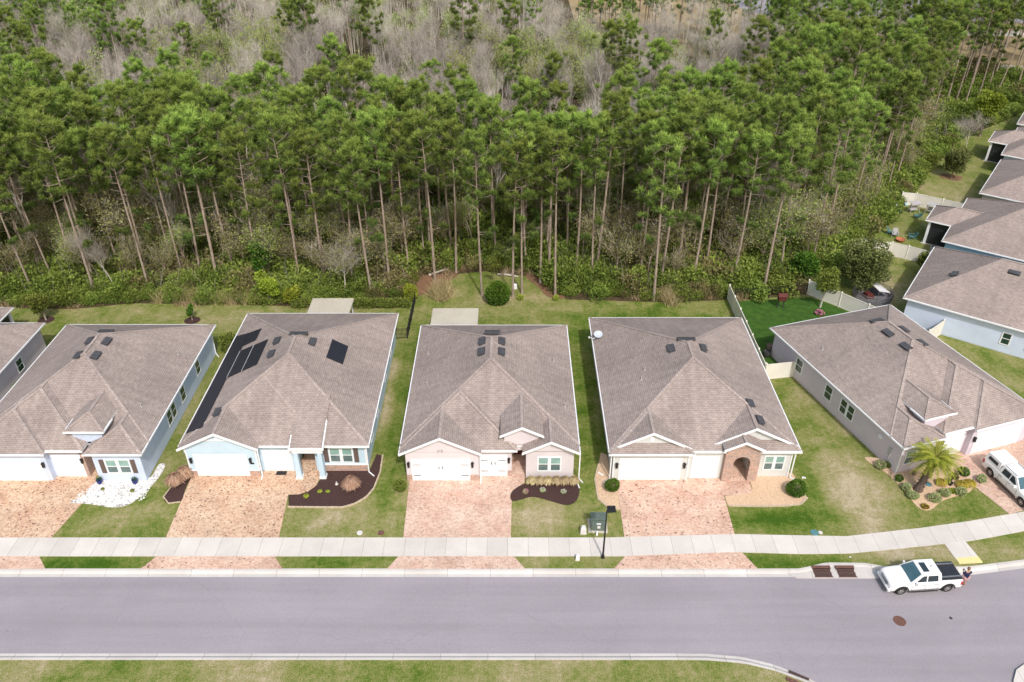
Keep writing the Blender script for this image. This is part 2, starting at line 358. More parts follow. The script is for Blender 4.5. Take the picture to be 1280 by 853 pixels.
# ------------------------------------------------------------------ ground
def kerbN(x):
    pts=[(-200,39.23),(17.1,39.23),(20.6,39.23),(22.7,39.8),(25.5,39.75),(26.8,39.42),(32.8,39.42),(34.5,39.68),(37,40.05),(45,41.8),(60,46.5),(75,53),(200,120)]
    return float(np.interp(x,[p[0] for p in pts],[p[1] for p in pts]))
def forest_edge(x):
    pts=[(-300,76),(-55.8,75.5),(-46.9,75.2),(-42.3,76.5),(-29.9,76.2),(-20.8,75.6),(-12,76.8),(-11.0,81.5),(-3.8,84),(3.2,82.3),(6.0,77.3),(16.8,76.7),(24.8,77.2),(33.3,79),(36.8,82.7),(44.5,91),(52.7,101.4),(62.3,115),(74.1,130),(82.2,135.7),(91.8,143.6),(110,160),(300,300)]
    return float(np.interp(x,[p[0] for p in pts],[p[1] for p in pts]))
def dryness(X,Y):
    def blob(cx,cy,rx,ry,v):
        d=((X-cx)/rx)**2+((Y-cy)/ry)**2; return v*math.exp(-d)
    v=.43
    v+=blob(-14,44.2,3.4,1.6,.30)+blob(2.6,44.2,3.2,2,.36)+blob(27,46.5,2.8,6,.50)+blob(30.5,41,6,1,.35)+blob(-30,44,3,2,.08)
    v+=blob(2,41-.8,4,.6,.12)+blob(-9,44,1.6,3,.08)
    v-=blob(21,44.3,4.5,1.2,.42)+blob(24.3,50,1.6,7,.22)+blob(-10.2,56,1.0,7,.28)+blob(6.5,58,1.0,12,.25)+blob(20,39.7,5,.8,.38)+blob(-31,39.7,4.5,.9,.36)+blob(-13,39.7,4,.8,.18)+blob(33,43.9,4,1.2,.1)
    v+=blob(-11.4,58,.5,4,.5)+blob(-11.5,64,.5,3,.3)
    if Y>67 and Y<85: v+=-.02+blob(-30,74,14,3,.16)+blob(3,75,5,2,.1)-blob(14,73,7,3,.22)
    v+=blob(-8,79.5,3,1.5,.35)+blob(0,77.6,4,1,.4)-blob(-4,81,3,1.6,.1)
    v+=blob(60,105,7,8,.22)+blob(43,80,3,6,.35)
    if Y<33: v+=.10+.15*math.sin(X*.35+1)
    return v
def grid_sheet(name,xs,ylo,yhi,step,mat,z,skirt):
    V=[];F=[];D=[];ny=None
    cols=[]
    for x in xs:
        a,b=ylo(x),yhi(x); n=max(2,int(160))
        cols.append([(x,a+(b-a)*(j/n)**1.6,z) for j in range(n+1)])
    n=len(cols[0])
    for c in cols: V+=c
    for i in range(len(cols)-1):
        for j in range(n-1): F.append((i*n+j,(i+1)*n+j,(i+1)*n+j+1,i*n+j+1))
    me=bpy.data.meshes.new(name); me.from_pydata(V,[],F); me.materials.append(mat)
    a=me.attributes.new('dry','FLOAT','POINT'); a.data.foreach_set('value',[dryness(p[0],p[1]) for p in V]); me.update()
    return link(name,me)
xs=[-75+.5*i for i in range(0,370)]
o=grid_sheet('lawn',xs,lambda x:kerbN(x)-.02,lambda x:forest_edge(x)+1.5,.5,M['lawn'],0,0); tag(o,kind='structure')
xs2=[-75+.5*i for i in range(0,207)]
def kerbS(x): return float(np.interp(x,[-200,12.3,14.8,16.7,18.55,20,23,28,60],[32.0,32.0,31.75,31.2,30.3,29.2,26,20,18]))
o=grid_sheet('lawn',xs2,lambda x:12,lambda x:kerbS(x)+.02,.5,M['lawn'],0,0); tag(o,kind='structure')
def poly(name,pts,z,mat,kind='structure',thick=0):
    b=MB(); P3=[(p[0],p[1],z) for p in pts]
    ar=sum(P3[i][0]*P3[(i+1)%len(P3)][1]-P3[(i+1)%len(P3)][0]*P3[i][1] for i in range(len(P3)))
    if ar<0: P3=P3[::-1]
    b.face(P3,0,[(p[0],p[1]) for p in P3])
    if thick:
        for i in range(len(P3)):
            q=P3[(i+1)%len(P3)]; p=P3[i]; b.face([(p[0],p[1],z-thick),(q[0],q[1],z-thick),q,p])
    o=b.build(name,mat); tag(o,kind=kind); return o
poly('ground',[(-3000,-600),(3000,-600),(3000,4000),(-3000,4000)],-.30,M['floor'])
# road
poly('road',[(-120,15),(90,15),(90,60),(60,47),(-120,47)],-.12,M['asphalt'])
# forest floor behind the lawns
fx=[-300,-160,-100]+[-75+3*i for i in range(0,60)]+[110,160,300]
b=MB()
for i in range(len(fx)-1):
    b.face([(fx[i],forest_edge(fx[i]),.012),(fx[i+1],forest_edge(fx[i+1]),.012),(fx[i+1],700,.012),(fx[i],700,.012)])
tag(b.build('forest_floor',M['floor']),kind='structure')
# far field and far road behind the wood
poly('dry_field',[(16,184),(60,180),(120,172),(200,185),(300,420),(16,420)],.03,M['field'])
poly('far_road',[(60,208),(300,178),(300,184),(60,214)],.05,M['concrete'])
poly('far_path',[(50,188),(110,171),(200,150),(200,152),(110,173.4),(50,190)],.055,M['concrete'])
poly('parking_lot',[(62,226),(190,205),(260,240),(260,300),(62,262)],.06,M['asphalt'])
# kerb strips following the line
def strip(name,xs,f,prof,mat,base=0):
    """prof: list of (dy,z)"""
    b=MB(); L=0
    for i in range(len(xs)-1):
        x0,x1=xs[i],xs[i+1]; y0,y1=f(x0),f(x1); d=math.hypot(x1-x0,y1-y0)
        for k in range(len(prof)-1):
            (a,za),(c,zc)=prof[k],prof[k+1]
            if a>c: (a,za),(c,zc)=(c,zc),(a,za)
            q=[(x0,y0+a,za),(x1,y1+a,za),(x1,y1+c,zc),(x0,y0+c,zc)]
            b.face(q,0,[(L,a+5),(L+d,a+5),(L+d,c+5),(L,c+5)])
        L+=d
    return tag(b.build(name,mat),kind='structure')
kx=[-90+1.5*i for i in range(71)]+[17+.5*i for i in range(1,120)]
strip('kerb',kx,kerbN,[(-.55,-.115),(-.28,-.112),(-.18,-.02),(-.08,.022),(.10,.026),(.101,-.1)],M['kerb'])
kx2=[-90+1.5*i for i in range(68)]+[12+.5*i for i in range(1,32)]
strip('kerb',kx2,kerbS,[(-.101,-.1),(-.10,.026),(.06,.022),(.14,-.02),(.26,-.112),(.46,-.115)],M['kerb'])
# corner walk at lower right
poly('sidewalk',[(32.6,31.6),(31.9,31.2),(31.3,30.4),(31,29),(31,24),(44,24),(44,34),(36,32.6)],.02,M['walk'],thick=.14)
# sidewalk
def walkN(x): return float(np.interp(x,[-200,7,16.8,19,25,31,35,39.7,50,70],[42.27,42.27,42.62,42.55,42.40,43.25,43.95,44.95,48,55.5]))
def walkS(x): return float(np.interp(x,[-200,8,16.4,21,24.6,30.1,34.2,38.5,50,70],[40.47,40.47,40.86,40.68,40.72,41.4,41.95,42.9,45.8,53]))
b=MB(); L=0; wx=[-90+1*i for i in range(150)]
for i in range(len(wx)-1):
    x0,x1=wx[i],wx[i+1]; d=math.hypot(x1-x0,walkN(x1)-walkN(x0))
    b.face([(x0,walkS(x0),.036),(x1,walkS(x1),.036),(x1,walkN(x1),.036),(x0,walkN(x0),.036)],0,[(L,5),(L+d,5),(L+d,6),(L,6)]); 
    b.face([(x0,walkS(x0),-.05),(x1,walkS(x1),-.05),(x1,walkS(x1),.036),(x0,walkS(x0),.036)],0,[(L,5),(L+d,5),(L+d,5.1),(L,5.1)]); L+=d
tag(b.build('sidewalk',M['walk']),kind='structure')
poly('kerb_ramp',[(32.0,41.75),(33.65,42.0),(33.95,40.3),(32.2,40.1)],.030,M['walk'])
o=poly('tactile_pad',[(32.2,40.28),(33.93,40.45),(34.0,39.85),(32.25,39.72)],.035,M['yellow'],kind=None)
tag(o,'yellow warning pad at the foot of the kerb ramp','tactile paving')
def curve(pts,n=6):
    out=[]; k=len(pts)
    for i in range(k):
        p0,p1,p2,p3=[Vector((*pts[(i+j-1)%k],0)) for j in range(4)]
        for s in range(n):
            t=s/n; q=.5*((2*p1)+(-p0+p2)*t+(2*p0-5*p1+4*p2-p3)*t*t+(-p0+3*p1-3*p2+p3)*t**3); out.append((q.x,q.y))
    return out
# driveways
def drive(pts,mat): return poly('driveway',pts,.024,mat,thick=.06)
drive([(-44,42.2),(-34.4,42.2),(-33.5,46.9),(-33.0,48.0),(-33.3,51),(-44,51)],M['paver_tan'])
drive([(-25.85,42.2),(-17.4,42.2),(-17.75,46.8),(-16.9,46.85),(-16.3,47.15),(-15.75,47.8),(-15.6,49),(-15.6,51.2),(-26.2,51)],M['paver_tan'])
drive([(-8.12,42.2),(-.1,42.2),(0,47.2),(.6,47.8),(1.05,48.2),(1.05,52),(-8.35,50)],M['paver_rose'])
drive([(8.4,42.3),(16.7,42.5),(16.8,46.7),(18.3,46.72),(18.95,46.95),(19.2,47.5),(19.2,50.6),(8.45,50)],M['paver_pink'])
drive([(38.4,44.7),(37.3,47.4),(36.7,49.4),(36.5,50.4),(38,56),(52,60),(56,53),(50,48.2)],M['paver_rose'])
for q in ([(-44,39.3),(-33.4,39.3),(-34.45,40.5),(-44,40.5)],[(-26.6,39.3),(-16.45,39.3),(-17.3,40.5),(-25.85,40.5)],[(-8.95,39.3),(.95,39.3),(.1,40.5),(-8.25,40.5)],[(7.3,39.3),(17.6,39.3),(16.8,40.9),(12,40.7),(8.25,40.5)]):
    poly('driveway_apron',q,.028,M['paver_rose' if q[0][0]>-10 and q[0][0]<0 else 'paver_pink'],thick=.05)
# planting beds
poly("rock_bed",curve([(-34.7,45.95),(-33.9,46.7),(-33.4,48.4),(-29.7,48.5),(-29.3,50.3),(-28.7,50.1),(-28.9,48),(-29.8,45.9),(-31,45.4),(-33,45.75)],4),.045,M['rock'],thick=.05)
_r=random.Random(3); _b=MB(); _n=0
while _n<900:
    _x=_r.uniform(-34.6,-29); _y=_r.uniform(45.5,48.4)
    if _y<45.5+abs(_x+31.5)*.28 or _y>46.3+(_x+34.7)*1.6: continue
    _q=_r.uniform(.03,.07); _n+=1; _h=_q*_r.uniform(.5,.9); _o=_r.random()*6.28
    _b.lathe([(_q*.9,-.02),(_q,_h*.4),(_q*.55,_h)],5,(_x,_y,.045),0)
tag(_b.build('white_rocks',[plain('white_pebble',(.74,.735,.73),.7,.15,6)]),'loose white landscaping rocks in the bed of the pale blue house','white rocks',kind='stuff')
poly('mulch_bed',[(-17.42,45.5),(-17.7,46.75),(-16.9,46.8),(-16.25,47.1),(-15.7,47.8),(-15.55,48.6),(-15.5,49.6),(-11.7,49.6),(-11.4,51.6),(-10.95,51.4),(-10.85,49.4),(-11.2,47.3),(-12,46.1),(-13.3,45.45)],.045,M['mulch'],thick=.05)
poly('mulch_bed',curve([(-27.45,46.5),(-26.8,45.85),(-26.0,46.1),(-26.15,47.5),(-26.2,49.2),(-26.9,49.3)],4),.045,M['mulch'],thick=.05)
poly('mulch_bed',curve([(.05,46.1),(.05,47.2),(1.6,48.2),(5.0,48.2),(5.4,47.5),(5.1,46.2),(4.3,45.65),(3.0,46.1),(1.6,46.55)],5),.045,M['mulch'],thick=.05)
poly('gravel_bed',[(16.85,46.6),(16.85,45.6),(21,45.62),(22.6,45.8),(23.3,46.5),(23.2,47.5),(22.95,49.3),(19.25,49.3),(19.25,47.5),(18.9,46.9)],.045,M['gravel'],thick=.05)
poly('gravel_bed',[(8.38,45.15),(7.4,45.55),(6.85,46.4),(6.8,48.5),(7.5,51.8),(8.0,51.5),(8.1,49),(8.45,48.4)],.045,M['gravel'],thick=.05)
poly('gravel_bed',curve([(29.6,51.2),(30.7,49.2),(31.3,47.2),(31.6,45.5),(32.4,45.1),(34,46.2),(36.6,47.2),(37.0,48.6),(36.2,50.3),(33,50.5)],4),.045,M['gravel'],thick=.05)
poly('rear_turf',[(24.1,76.8),(33.2,77.8),(35.4,75.8),(38.3,72.5),(33,66),(25.5,62.5),(24.1,62.6)],.02,None or plain('dark_turf',(.04,.10,.012),.95,.3,1.5))
poly('pine_straw_bed',curve([(-11,80.6),(-10.6,82.6),(-6.5,83.2),(-7.2,81.6),(-9.6,78.6),(-11,78.3)],4),.03,M['straw'])
poly('pine_straw_bed',curve([(1.6,82.6),(3.0,83),(5.6,79.5),(5.8,77.6),(4,77.9),(3,80)],4),.03,M['straw'])
poly('pine_straw_bed',curve([(63.2,113),(64.6,114.2),(66.4,113),(65,111.4)],4),.03,M['straw'])
for (x,y) in ((-49.57,73.0),(-33.99,72.9)):
    poly('mulch_ring',[(x+.85*math.cos(a*.4488),y+.75*math.sin(a*.4488)) for a in range(14)],.03,M['mulch'])
poly('patio_slab',[(-3.4,66.5),(.2,66.5),(.2,69.0),(-3.4,69.0)],.03,M['concrete'])

# ------------------------------------------------------------------ houses
ZE=3.15; PT=.5; OV=.38
class House:
    yf=.45
    def __init__(s,label,origin,rz,wall,group='single storey houses along the street',name='house'):
        s.root=thing(name,label,'house',(origin[0],origin[1],0),rz,group); s.wall=M[wall]
        s.roof=MB(); s.gut=MB(); s.walls=MB(); s.stones=[]; s.trimb=MB(); s.off=0
    def newstone(s): s.stones.append(MB()); return s.stones[-1]
    def cap(s,p,q):   # ridge cap
        p=Vector(p); q=Vector(q); s.roof.bar(p+Vector((0,0,.010)),q+Vector((0,0,.010)),.23,.04,1)
    def gutter(s,p,q,ze):   # p,q 2d
        s.gut.bar((p[0],p[1],ze-.075),(q[0],q[1],ze-.075),.085,.13,0)
    def hip(s,x0,x1,y0,y1,ze=ZE,p=PT,front='hip',back='hip',gut='LRFB',caps=True,axis='y',brun=None):
        """volume whose ridge runs along y (or along x if narrower that way)"""
        s.off+=.007; z=ze+s.off-.007; sk=.17
        if axis=='y':
            h=(x1-x0)/2; xc=(x0+x1)/2; zr=z+p*h
            ya=y0+(h if front=='hip' else 0); yb=y1-((brun or h) if back=='hip' else 0)
            A,B,Cc,D=(x0,y0,z),(x1,y0,z),(x1,y1,z),(x0,y1,z); E,F=(xc,ya,zr),(xc,yb,zr)
        else:
            h=(y1-y0)/2; yc=(y0+y1)/2; zr=z+p*h
            xa=x0+h; xb=x1-h
            A,B,Cc,D=(x0,y0,z),(x1,y0,z),(x1,y1,z),(x0,y1,z); E,F=(xa,yc,zr),(xb,yc,zr)
        r=s.roof
        if axis=='y':
            r.face([D,A,E,F]); r.face([B,Cc,F,E])
            if front=='hip': r.face([A,B,E])
            if back!='open': r.face([Cc,D,F])
        else:
            r.face([A,B,F,E]); r.face([Cc,D,E,F]); r.face([D,A,E]); r.face([B,Cc,F])
        # skirt + soffit
        lo=[(q[0],q[1],z-sk) for q in (A,B,Cc,D)]; hi=[A,B,Cc,D]
        for i in range(4): s.trimb.face([lo[i],lo[(i+1)%4],hi[(i+1)%4],hi[i]])
        s.trimb.face(lo[::-1])
        if caps:
            if axis=='y':
                if front=='hip': s.cap(A,E); s.cap(B,E)
                if back=='hip': s.cap(Cc,F); s.cap(D,F)
                if (Vector(E)-Vector(F)).length>.3: s.cap(E,F)
            else:
                s.cap(A,E); s.cap(D,E); s.cap(B,F); s.cap(Cc,F); s.cap(E,F)
        g=.047
        if 'L' in gut: s.gutter((x0-g,y0-g),(x0-g,y1+g),z)
        if 'R' in gut: s.gutter((x1+g,y0-g),(x1+g,y1+g),z)
        if 'F' in gut: s.gutter((x0-g*2,y0-g),(x1+g*2,y0-g),z)
        if 'B' in gut: s.gutter((x0-g*2,y1+g),(x1+g*2,y1+g),z)
    def wing(s,x0,x1,y0,ze=ZE,gut='F',**k):
        y1=s.yf+((x1-x0)/2*PT+ze-ZE)/PT+.15; y1=max(y1,y0+(x1-x0)/2+.1); s.hip(x0,x1,y0,y1,ze,gut=gut,back='cut',**k)
    def gable(s,x0,x1,y0,y1,ze=ZE,p=PT,wall=None,inset=.35,zb=None,name='gable_wall'):
        """front gable: roof slopes running back to y1, triangle wall inset behind the rake"""
        s.off+=.007; z=ze+s.off; h=(x1-x0)/2; y1=s.yf+(h*p+ze-ZE)/PT+.12; xc=(x0+x1)/2; zr=z+p*h; t=.13; yi=y0+inset
        r=s.roof
        L=[(x0,z),(xc,zr)]; 
        for sx,(xa) in ((1,x0),(-1,x1)):
            a=(xa,y0,z); b_=(xc,y0,zr); c=(xc,y1,zr); d=(xa,y1,z)
            if sx==1: r.face([d,a,b_,c])
            else: r.face([a,d,c,b_])
            a2,b2,c2,d2=[(q[0],q[1],q[2]-t) for q in (a,b_,c,d)]
            s.trimb.face([a2,d2,c2,b2] if sx==1 else [d2,a2,b2,c2])
            # rake board
            n=.2
            s.gut.hexa([(xa-.05*sx,y0-.05,z-.02-n),(xc,y0-.05,zr-n+.01),(xc,y0-.002,zr-n+.01),(xa-.05*sx,y0-.002,z-.02-n),(xa-.05*sx,y0-.05,z+.01),(xc,y0-.05,zr+.035),(xc,y0-.002,zr+.035),(xa-.05*sx,y0-.002,z+.01)] if sx==1 else
                       [(xc,y0-.05,zr-n+.01),(xa+.05,y0-.05,z-.02-n),(xa+.05,y0-.002,z-.02-n),(xc,y0-.002,zr-n+.01),(xc,y0-.05,zr+.035),(xa+.05,y0-.05,z+.01),(xa+.05,y0-.002,z+.01),(xc,y0-.002,zr+.035)])
        s.cap((xc,y0,zr),(xc,y1,zr))
        # wall triangle
        w=wall or s.wall; b=MB(); o=.30; zb_=z-.12-(0 if zb is None else z-.12-zb)
        pts=[(x0+o,zb_),(x1-o,zb_),(x1-o,z+p*o-t),(xc,zr-t),(x0+o,z+p*o-t)]
        b.prism(pts,lambda u,v,d:(u,d,v),yi+.1,yi,0)
        b.build(name,[w],s.root)
        return zr
    def wallpoly(s,pts,zt=ZE-.15,b=None):
        b=b or s.walls; n=len(pts)
        ar=sum(pts[i][0]*pts[(i+1)%n][1]-pts[(i+1)%n][0]*pts[i][1] for i in range(n))
        if ar<0: pts=pts[::-1]
        for i in range(n):
            p,q=pts[i],pts[(i+1)%n]; b.face([(p[0],p[1],-.1),(q[0],q[1],-.1),(q[0],q[1],zt),(p[0],p[1],zt)])
        b.face([(p[0],p[1],zt) for p in pts])
    def finish(s):
        s.roof.build('roof',[M['shingle'],M['ridge']],s.root)
        if s.gut.f: s.gut.build('gutter',[M['trim']],s.root)
        if s.trimb.f: s.trimb.build('soffit',[M['trim']],s.root)
        s.walls.build('wall',[s.wall],s.root)
        for st_ in s.stones: fixn(st_.build('stone_veneer',[M['stone']],s.root))
    # wall frame: side F,L,R,B at coordinate c ; fn(u,w,d): u along, w up, d outwards
    def fr(s,side,c):
        if side=='F': return lambda u,w,d:(u,c-d,w)
        if side=='B': return lambda u,w,d:(u,c+d,w)
        if side=='L': return lambda u,w,d:(c-d,u,w)
        return lambda u,w,d:(c+d,u,w)
def fbox(b,fn,u0,u1,w0,w1,d0,d1,m=0):
    a=[fn(u0,w0,d1),fn(u1,w0,d1),fn(u1,w0,d0),fn(u0,w0,d0),fn(u0,w1,d1),fn(u1,w1,d1),fn(u1,w1,d0),fn(u0,w1,d0)]
    b.hexa(a,m)
def fixn(o):
    bm=bmesh.new(); bm.from_mesh(o.data); bmesh.ops.recalc_face_normals(bm,faces=bm.faces); bm.to_mesh(o.data); bm.free(); return o
def garage_door(H,side,c,u0,u1,h=2.15,hw=False,rows=4,cols=None):
    fn=H.fr(side,c); b=MB(); w=.13
    fbox(b,fn,u0-w,u0,0,h+w,-.02,.05); fbox(b,fn,u1,u1+w,0,h+w,-.02,.05); fbox(b,fn,u0,u1,h,h+w,-.02,.05)
    d=fixn(b.build('garage_door',[M['door_white']],H.root)); p=MB()
    cols=cols or max(2,round((u1-u0)/.62)); rh=h/rows
    fbox(p,fn,u0,u1,0,h,-.02,.012,1)
    for r in range(rows):
        fbox(p,fn,u0+.01,u1-.01,r*rh+.012,(r+1)*rh-.012,.012,.022)
        for k in range(cols):
            cw=(u1-u0)/cols; fbox(p,fn,u0+k*cw+.07,u0+(k+1)*cw-.07,r*rh+.09,(r+1)*rh-.09,.022,.045)
    fixn(p.build('door_panel',[M['door_white'],M['trim']],d))
    if hw:
        q=MB(); uc=(u0+u1)/2
        for zz in (.55,1.68):
            fbox(q,fn,u0+.04,u0+.62,zz,zz+.05,.034,.05); fbox(q,fn,u1-.62,u1-.04,zz,zz+.05,.034,.05)
        for du in (-.17,.12): fbox(q,fn,uc+du,uc+du+.06,1.28,1.55,.034,.07)
        fixn(q.build('handle',[M['black']],d))
def window(H,side,c,u0,u1,z0=.85,z1=2.15,n=2,shut=False,hi='glass_hi',lo='glass_lo',sill=False):
    fn=H.fr(side,c); b=MB(); t=.085
    fbox(b,fn,u0-t,u1+t,z0-t,z0,-.02,.05); fbox(b,fn,u0-t,u1+t,z1,z1+t,-.02,.05)
    fbox(b,fn,u0-t,u0,z0,z1,-.02,.05); fbox(b,fn,u1,u1+t,z0,z1,-.02,.05)
    w=(u1-u0-(n-1)*.2)/n; zm=(z0+z1)/2
    for k in range(n-1): fbox(b,fn,u0+(k+1)*w+k*.2,u0+(k+1)*(w+.2),z0,z1,-.02,.048)
    for k in range(n):
        a=u0+k*(w+.2); fbox(b,fn,a,a+w,zm-.03,zm+.03,-.01,.035); fbox(b,fn,a,a+.03,z0,z1,-.01,.032); fbox(b,fn,a+w-.03,a+w,z0,z1,-.01,.032)
    if sill: fbox(b,fn,u0-t-.05,u1+t+.05,z0-t-.06,z0-t,-.01,.10)
    o=fixn(b.build('window',[M['trim']],H.root))
    for k in range(n):
        a=u0+k*(w+.2); p=MB(); fbox(p,fn,a,a+w,z0,z1,-.015,.012,0); fbox(p,fn,a+.002,a+w-.002,zm,z1-.002,.0,.016,1)
        fixn(p.build('pane',[M[lo],M[hi]],o))
    if shut:
        for (a,e) in ((u0-t-.42,u0-t-.05),(u1+t+.05,u1+t+.42)):
            q=MB(); fbox(q,fn,a,e,z0-.05,z1+.05,-.01,.045)
            for k in range(9): fbox(q,fn,a+.05,e-.05,z0+.05+k*(z1-z0-.05)/9,z0+.11+k*(z1-z0-.05)/9,.045,.06)
            fixn(q.build('shutter',[M['shutter']],H.root))
def lantern(H,side,c,u,z=1.75):
    fn=H.fr(side,c); b=MB(); fbox(b,fn,u-.05,u+.05,z-.05,z+.2,0,.03); fbox(b,fn,u-.03,u+.03,z+.2,z+.26,0,.16); fbox(b,fn,u-.085,u+.085,z-.18,z+.2,.06,.22); fbox(b,fn,u-.11,u+.11,z+.2,z+.24,.04,.25); fbox(b,fn,u-.05,u+.05,z-.23,z-.18,.09,.19)
    fixn(b.build('wall_lantern',[M['black']],H.root))
def vent(H,x,y,z,ax,L=.95,W=.42,name='roof_vent'):
    """hooded vent lying on a slope. ax 'L' slope rising to +x, 'R' rising to -x, 'B' rising to -y, 'F' rising to +y"""
    b=MB(); d={'L':Vector((1,0,PT)),'R':Vector((-1,0,PT)),'B':Vector((0,-1,PT)),'F':Vector((0,1,PT))}[ax].normalized()
    t=Vector((0,1,0)) if ax in 'LR' else Vector((1,0,0)); n=d.cross(t); 
    if n.z<0: n=-n
    c=Vector((x,y,z))
    P=lambda a,e,h:c+t*a+d*e+n*h
    hl=L/2; hw=W/2
    b.hexa([P(-hl-.08,-hw-.08,0.0),P(hl+.08,-hw-.08,0.0),P(hl+.08,hw+.12,0.0),P(-hl-.08,hw+.12,0.0),P(-hl-.08,-hw-.08,.03),P(hl+.08,-hw-.08,.03),P(hl+.08,hw+.12,.03),P(-hl-.08,hw+.12,.03)])
    b.hexa([P(-hl,-hw,.03),P(hl,-hw,.03),P(hl,hw,.03),P(-hl,hw,.03),P(-hl,-hw,.20),P(hl,-hw,.20),P(hl,hw,.07),P(-hl,hw,.07)])
    b.hexa([P(-hl-.03,-hw-.06,.20),P(hl+.03,-hw-.06,.20),P(hl+.03,hw+.06,.07),P(-hl-.03,hw+.06,.07),P(-hl-.03,-hw-.06,.23),P(hl+.03,-hw-.06,.23),P(hl+.03,hw+.06,.10),P(-hl-.03,hw+.06,.10)])
    fixn(b.build(name,[M['vent']],H.root))
def pipe(H,x,y,z):
    b=MB(); b.tube([(x,y,z-.1),(x,y,z+.32)],.045,8); b.tube([(x,y,z-.1),(x,y,z+.06)],[.13,.07],8); b.build('vent_pipe',[M['grey']],H.root)
def downspout(H,x,y,dx=0,dy=-.02,zt=ZE-.2):
    b=MB(); b.box(x-.045,x+.045,y-.035,y+.035,.12,zt-.0); b.bar((x,y,.14),(x+dx*.6,y+dy-.4,.05),.08,.07); b.build('downspout',[M['trim']],H.root)
def zroof_side(H,x,W): return ZE+PT*min(x,W-x)

# House 3 (centre) ---------------------------------------------------
def center_house():
    X0,Y0=-8.87,48.04; W=14.2; L=18.95
    H=House('blush house with three gables and black strap hinges on its garage doors',(X0,Y0),0,'w_pink')
    fl=.40
    H.wallpoly([(fl,fl),(6.2,fl),(6.2,.92),(8.85,.92),(8.85,3.6),(10.0,3.6),(10.0,.68),(13.82,.68),(13.82,L-fl),(fl,L-fl)])
    H.yf=1.05; H.hip(0,W,1.05,L,gut='LRB',brun=7.6)
    H.wing(0.0,9.25,.45,gut='')
    H.gut.bar((-.047,0,ZE-.075),(-.047,1.1,ZE-.075),.085,.13); H.gut.bar((W+.047,.1,ZE-.075),(W+.047,1.1,ZE-.075),.085,.13)
    H.gut.bar((6.4,.44,ZE-.08),(9.3,.44,ZE-.08),.12,.15)
    H.gable(0,6.45,0,5.5)
    H.gable(9.7,14.18,.12,5.0)
    zr=H.gable(7.95,11.35,.75,8.2,ze=4.35,inset=.4,zb=2.95)
    # neck of the entry wall between the two wings
    H.walls.box(9.0,9.98,1.17,1.28,2.55,4.5)
    # stone
    fn=H.fr('F',fl)
    for a,e in ((.40,.83),(5.5,6.2)): fbox(H.newstone(),fn,a,e,-.05,.62,-.02,.07)
    fn2=H.fr('F',.92); fbox(H.newstone(),fn2,8.5,8.86,-.05,.62,-.02,.06)
    garage_door(H,'F',fl,.92,5.42,hw=True); garage_door(H,'F',.92,6.33,8.38,hw=True)
    window(H,'F',.68,10.98,12.75,.85,2.2,2)
    for u in (.62,5.72): lantern(H,'F',fl,u)
    lantern(H,'F',.92,8.62)
    b=MB(); fn=H.fr('F',fl)
    fbox(b,fn,3.1,3.35,3.25,3.3,.0,.12); fbox(b,fn,3.02,3.12,3.2,3.3,.08,.2); fbox(b,fn,3.33,3.43,3.2,3.3,.08,.2); fixn(b.build('flood_light',[M['grey']],H.root))
    b=MB(); b.lathe([(.3,0),(.3,.02)],24,(0,0,0)); 
    # entry door
    b=MB(); fn=H.fr('F',3.6); fbox(b,fn,8.87,9.98,0,2.4,-.02,.03,1); fbox(b,fn,8.98,9.85,.02,2.1,.0,.06,0); fixn(b.build('front_door',[M['wood'],M['trim']],H.root))
    b=MB(); b.box(8.86,9.99,.95,3.6,-.05,.05); b.build('porch_floor',[M['paver_rose']],H.root)
    xc=W/2
    for y in (59.35,57.7): 
        z=ZE+PT*(-2.62-X0); vent(H,-2.62-X0,y-Y0,z,'L'); vent(H,-.92-X0,y-Y0,ZE+PT*(W-(-.92-X0)),'R')
    vent(H,xc,L-7.1+1.0,ZE+PT*6.1,'B',1.3)
    pipe(H,1.2,13,3.75); pipe(H,1.5,8.5,3.9); pipe(H,12.6,11.6,3.95); pipe(H,13.3,5.5,3.6)
    downspout(H,14.28,.5,.5); downspout(H,6.36,.38)
    patio_cover(H,.9,5.4,L-.1,3.5)
    H.finish(); return H
def patio_cover(H,x0,x1,y,d,zz=2.95):
    b=MB(); b.box(x0,x1,y,y+d,zz-.12,zz); b.box(x0-.05,x1+.05,y+d-.002,y+d+.1,zz-.16,zz+.03); b.box(x0-.08,x0-.002,y,y+d,zz-.16,zz+.02); b.box(x1+.002,x1+.08,y,y+d,zz-.16,zz+.02)
    for k in range(1,8): b.box(x0+k*(x1-x0)/8-.01,x0+k*(x1-x0)/8+.01,y,y+d,zz,zz+.012)
    o=b.build('patio_cover',[M['cover_roof']],H.root)
    for x in (x0+.1,x1-.2):
        p=MB(); p.box(x,x+.1,y+d-.2,y+d-.1,0,zz-.13); p.build('post',[M['trim']],o)
center_house()

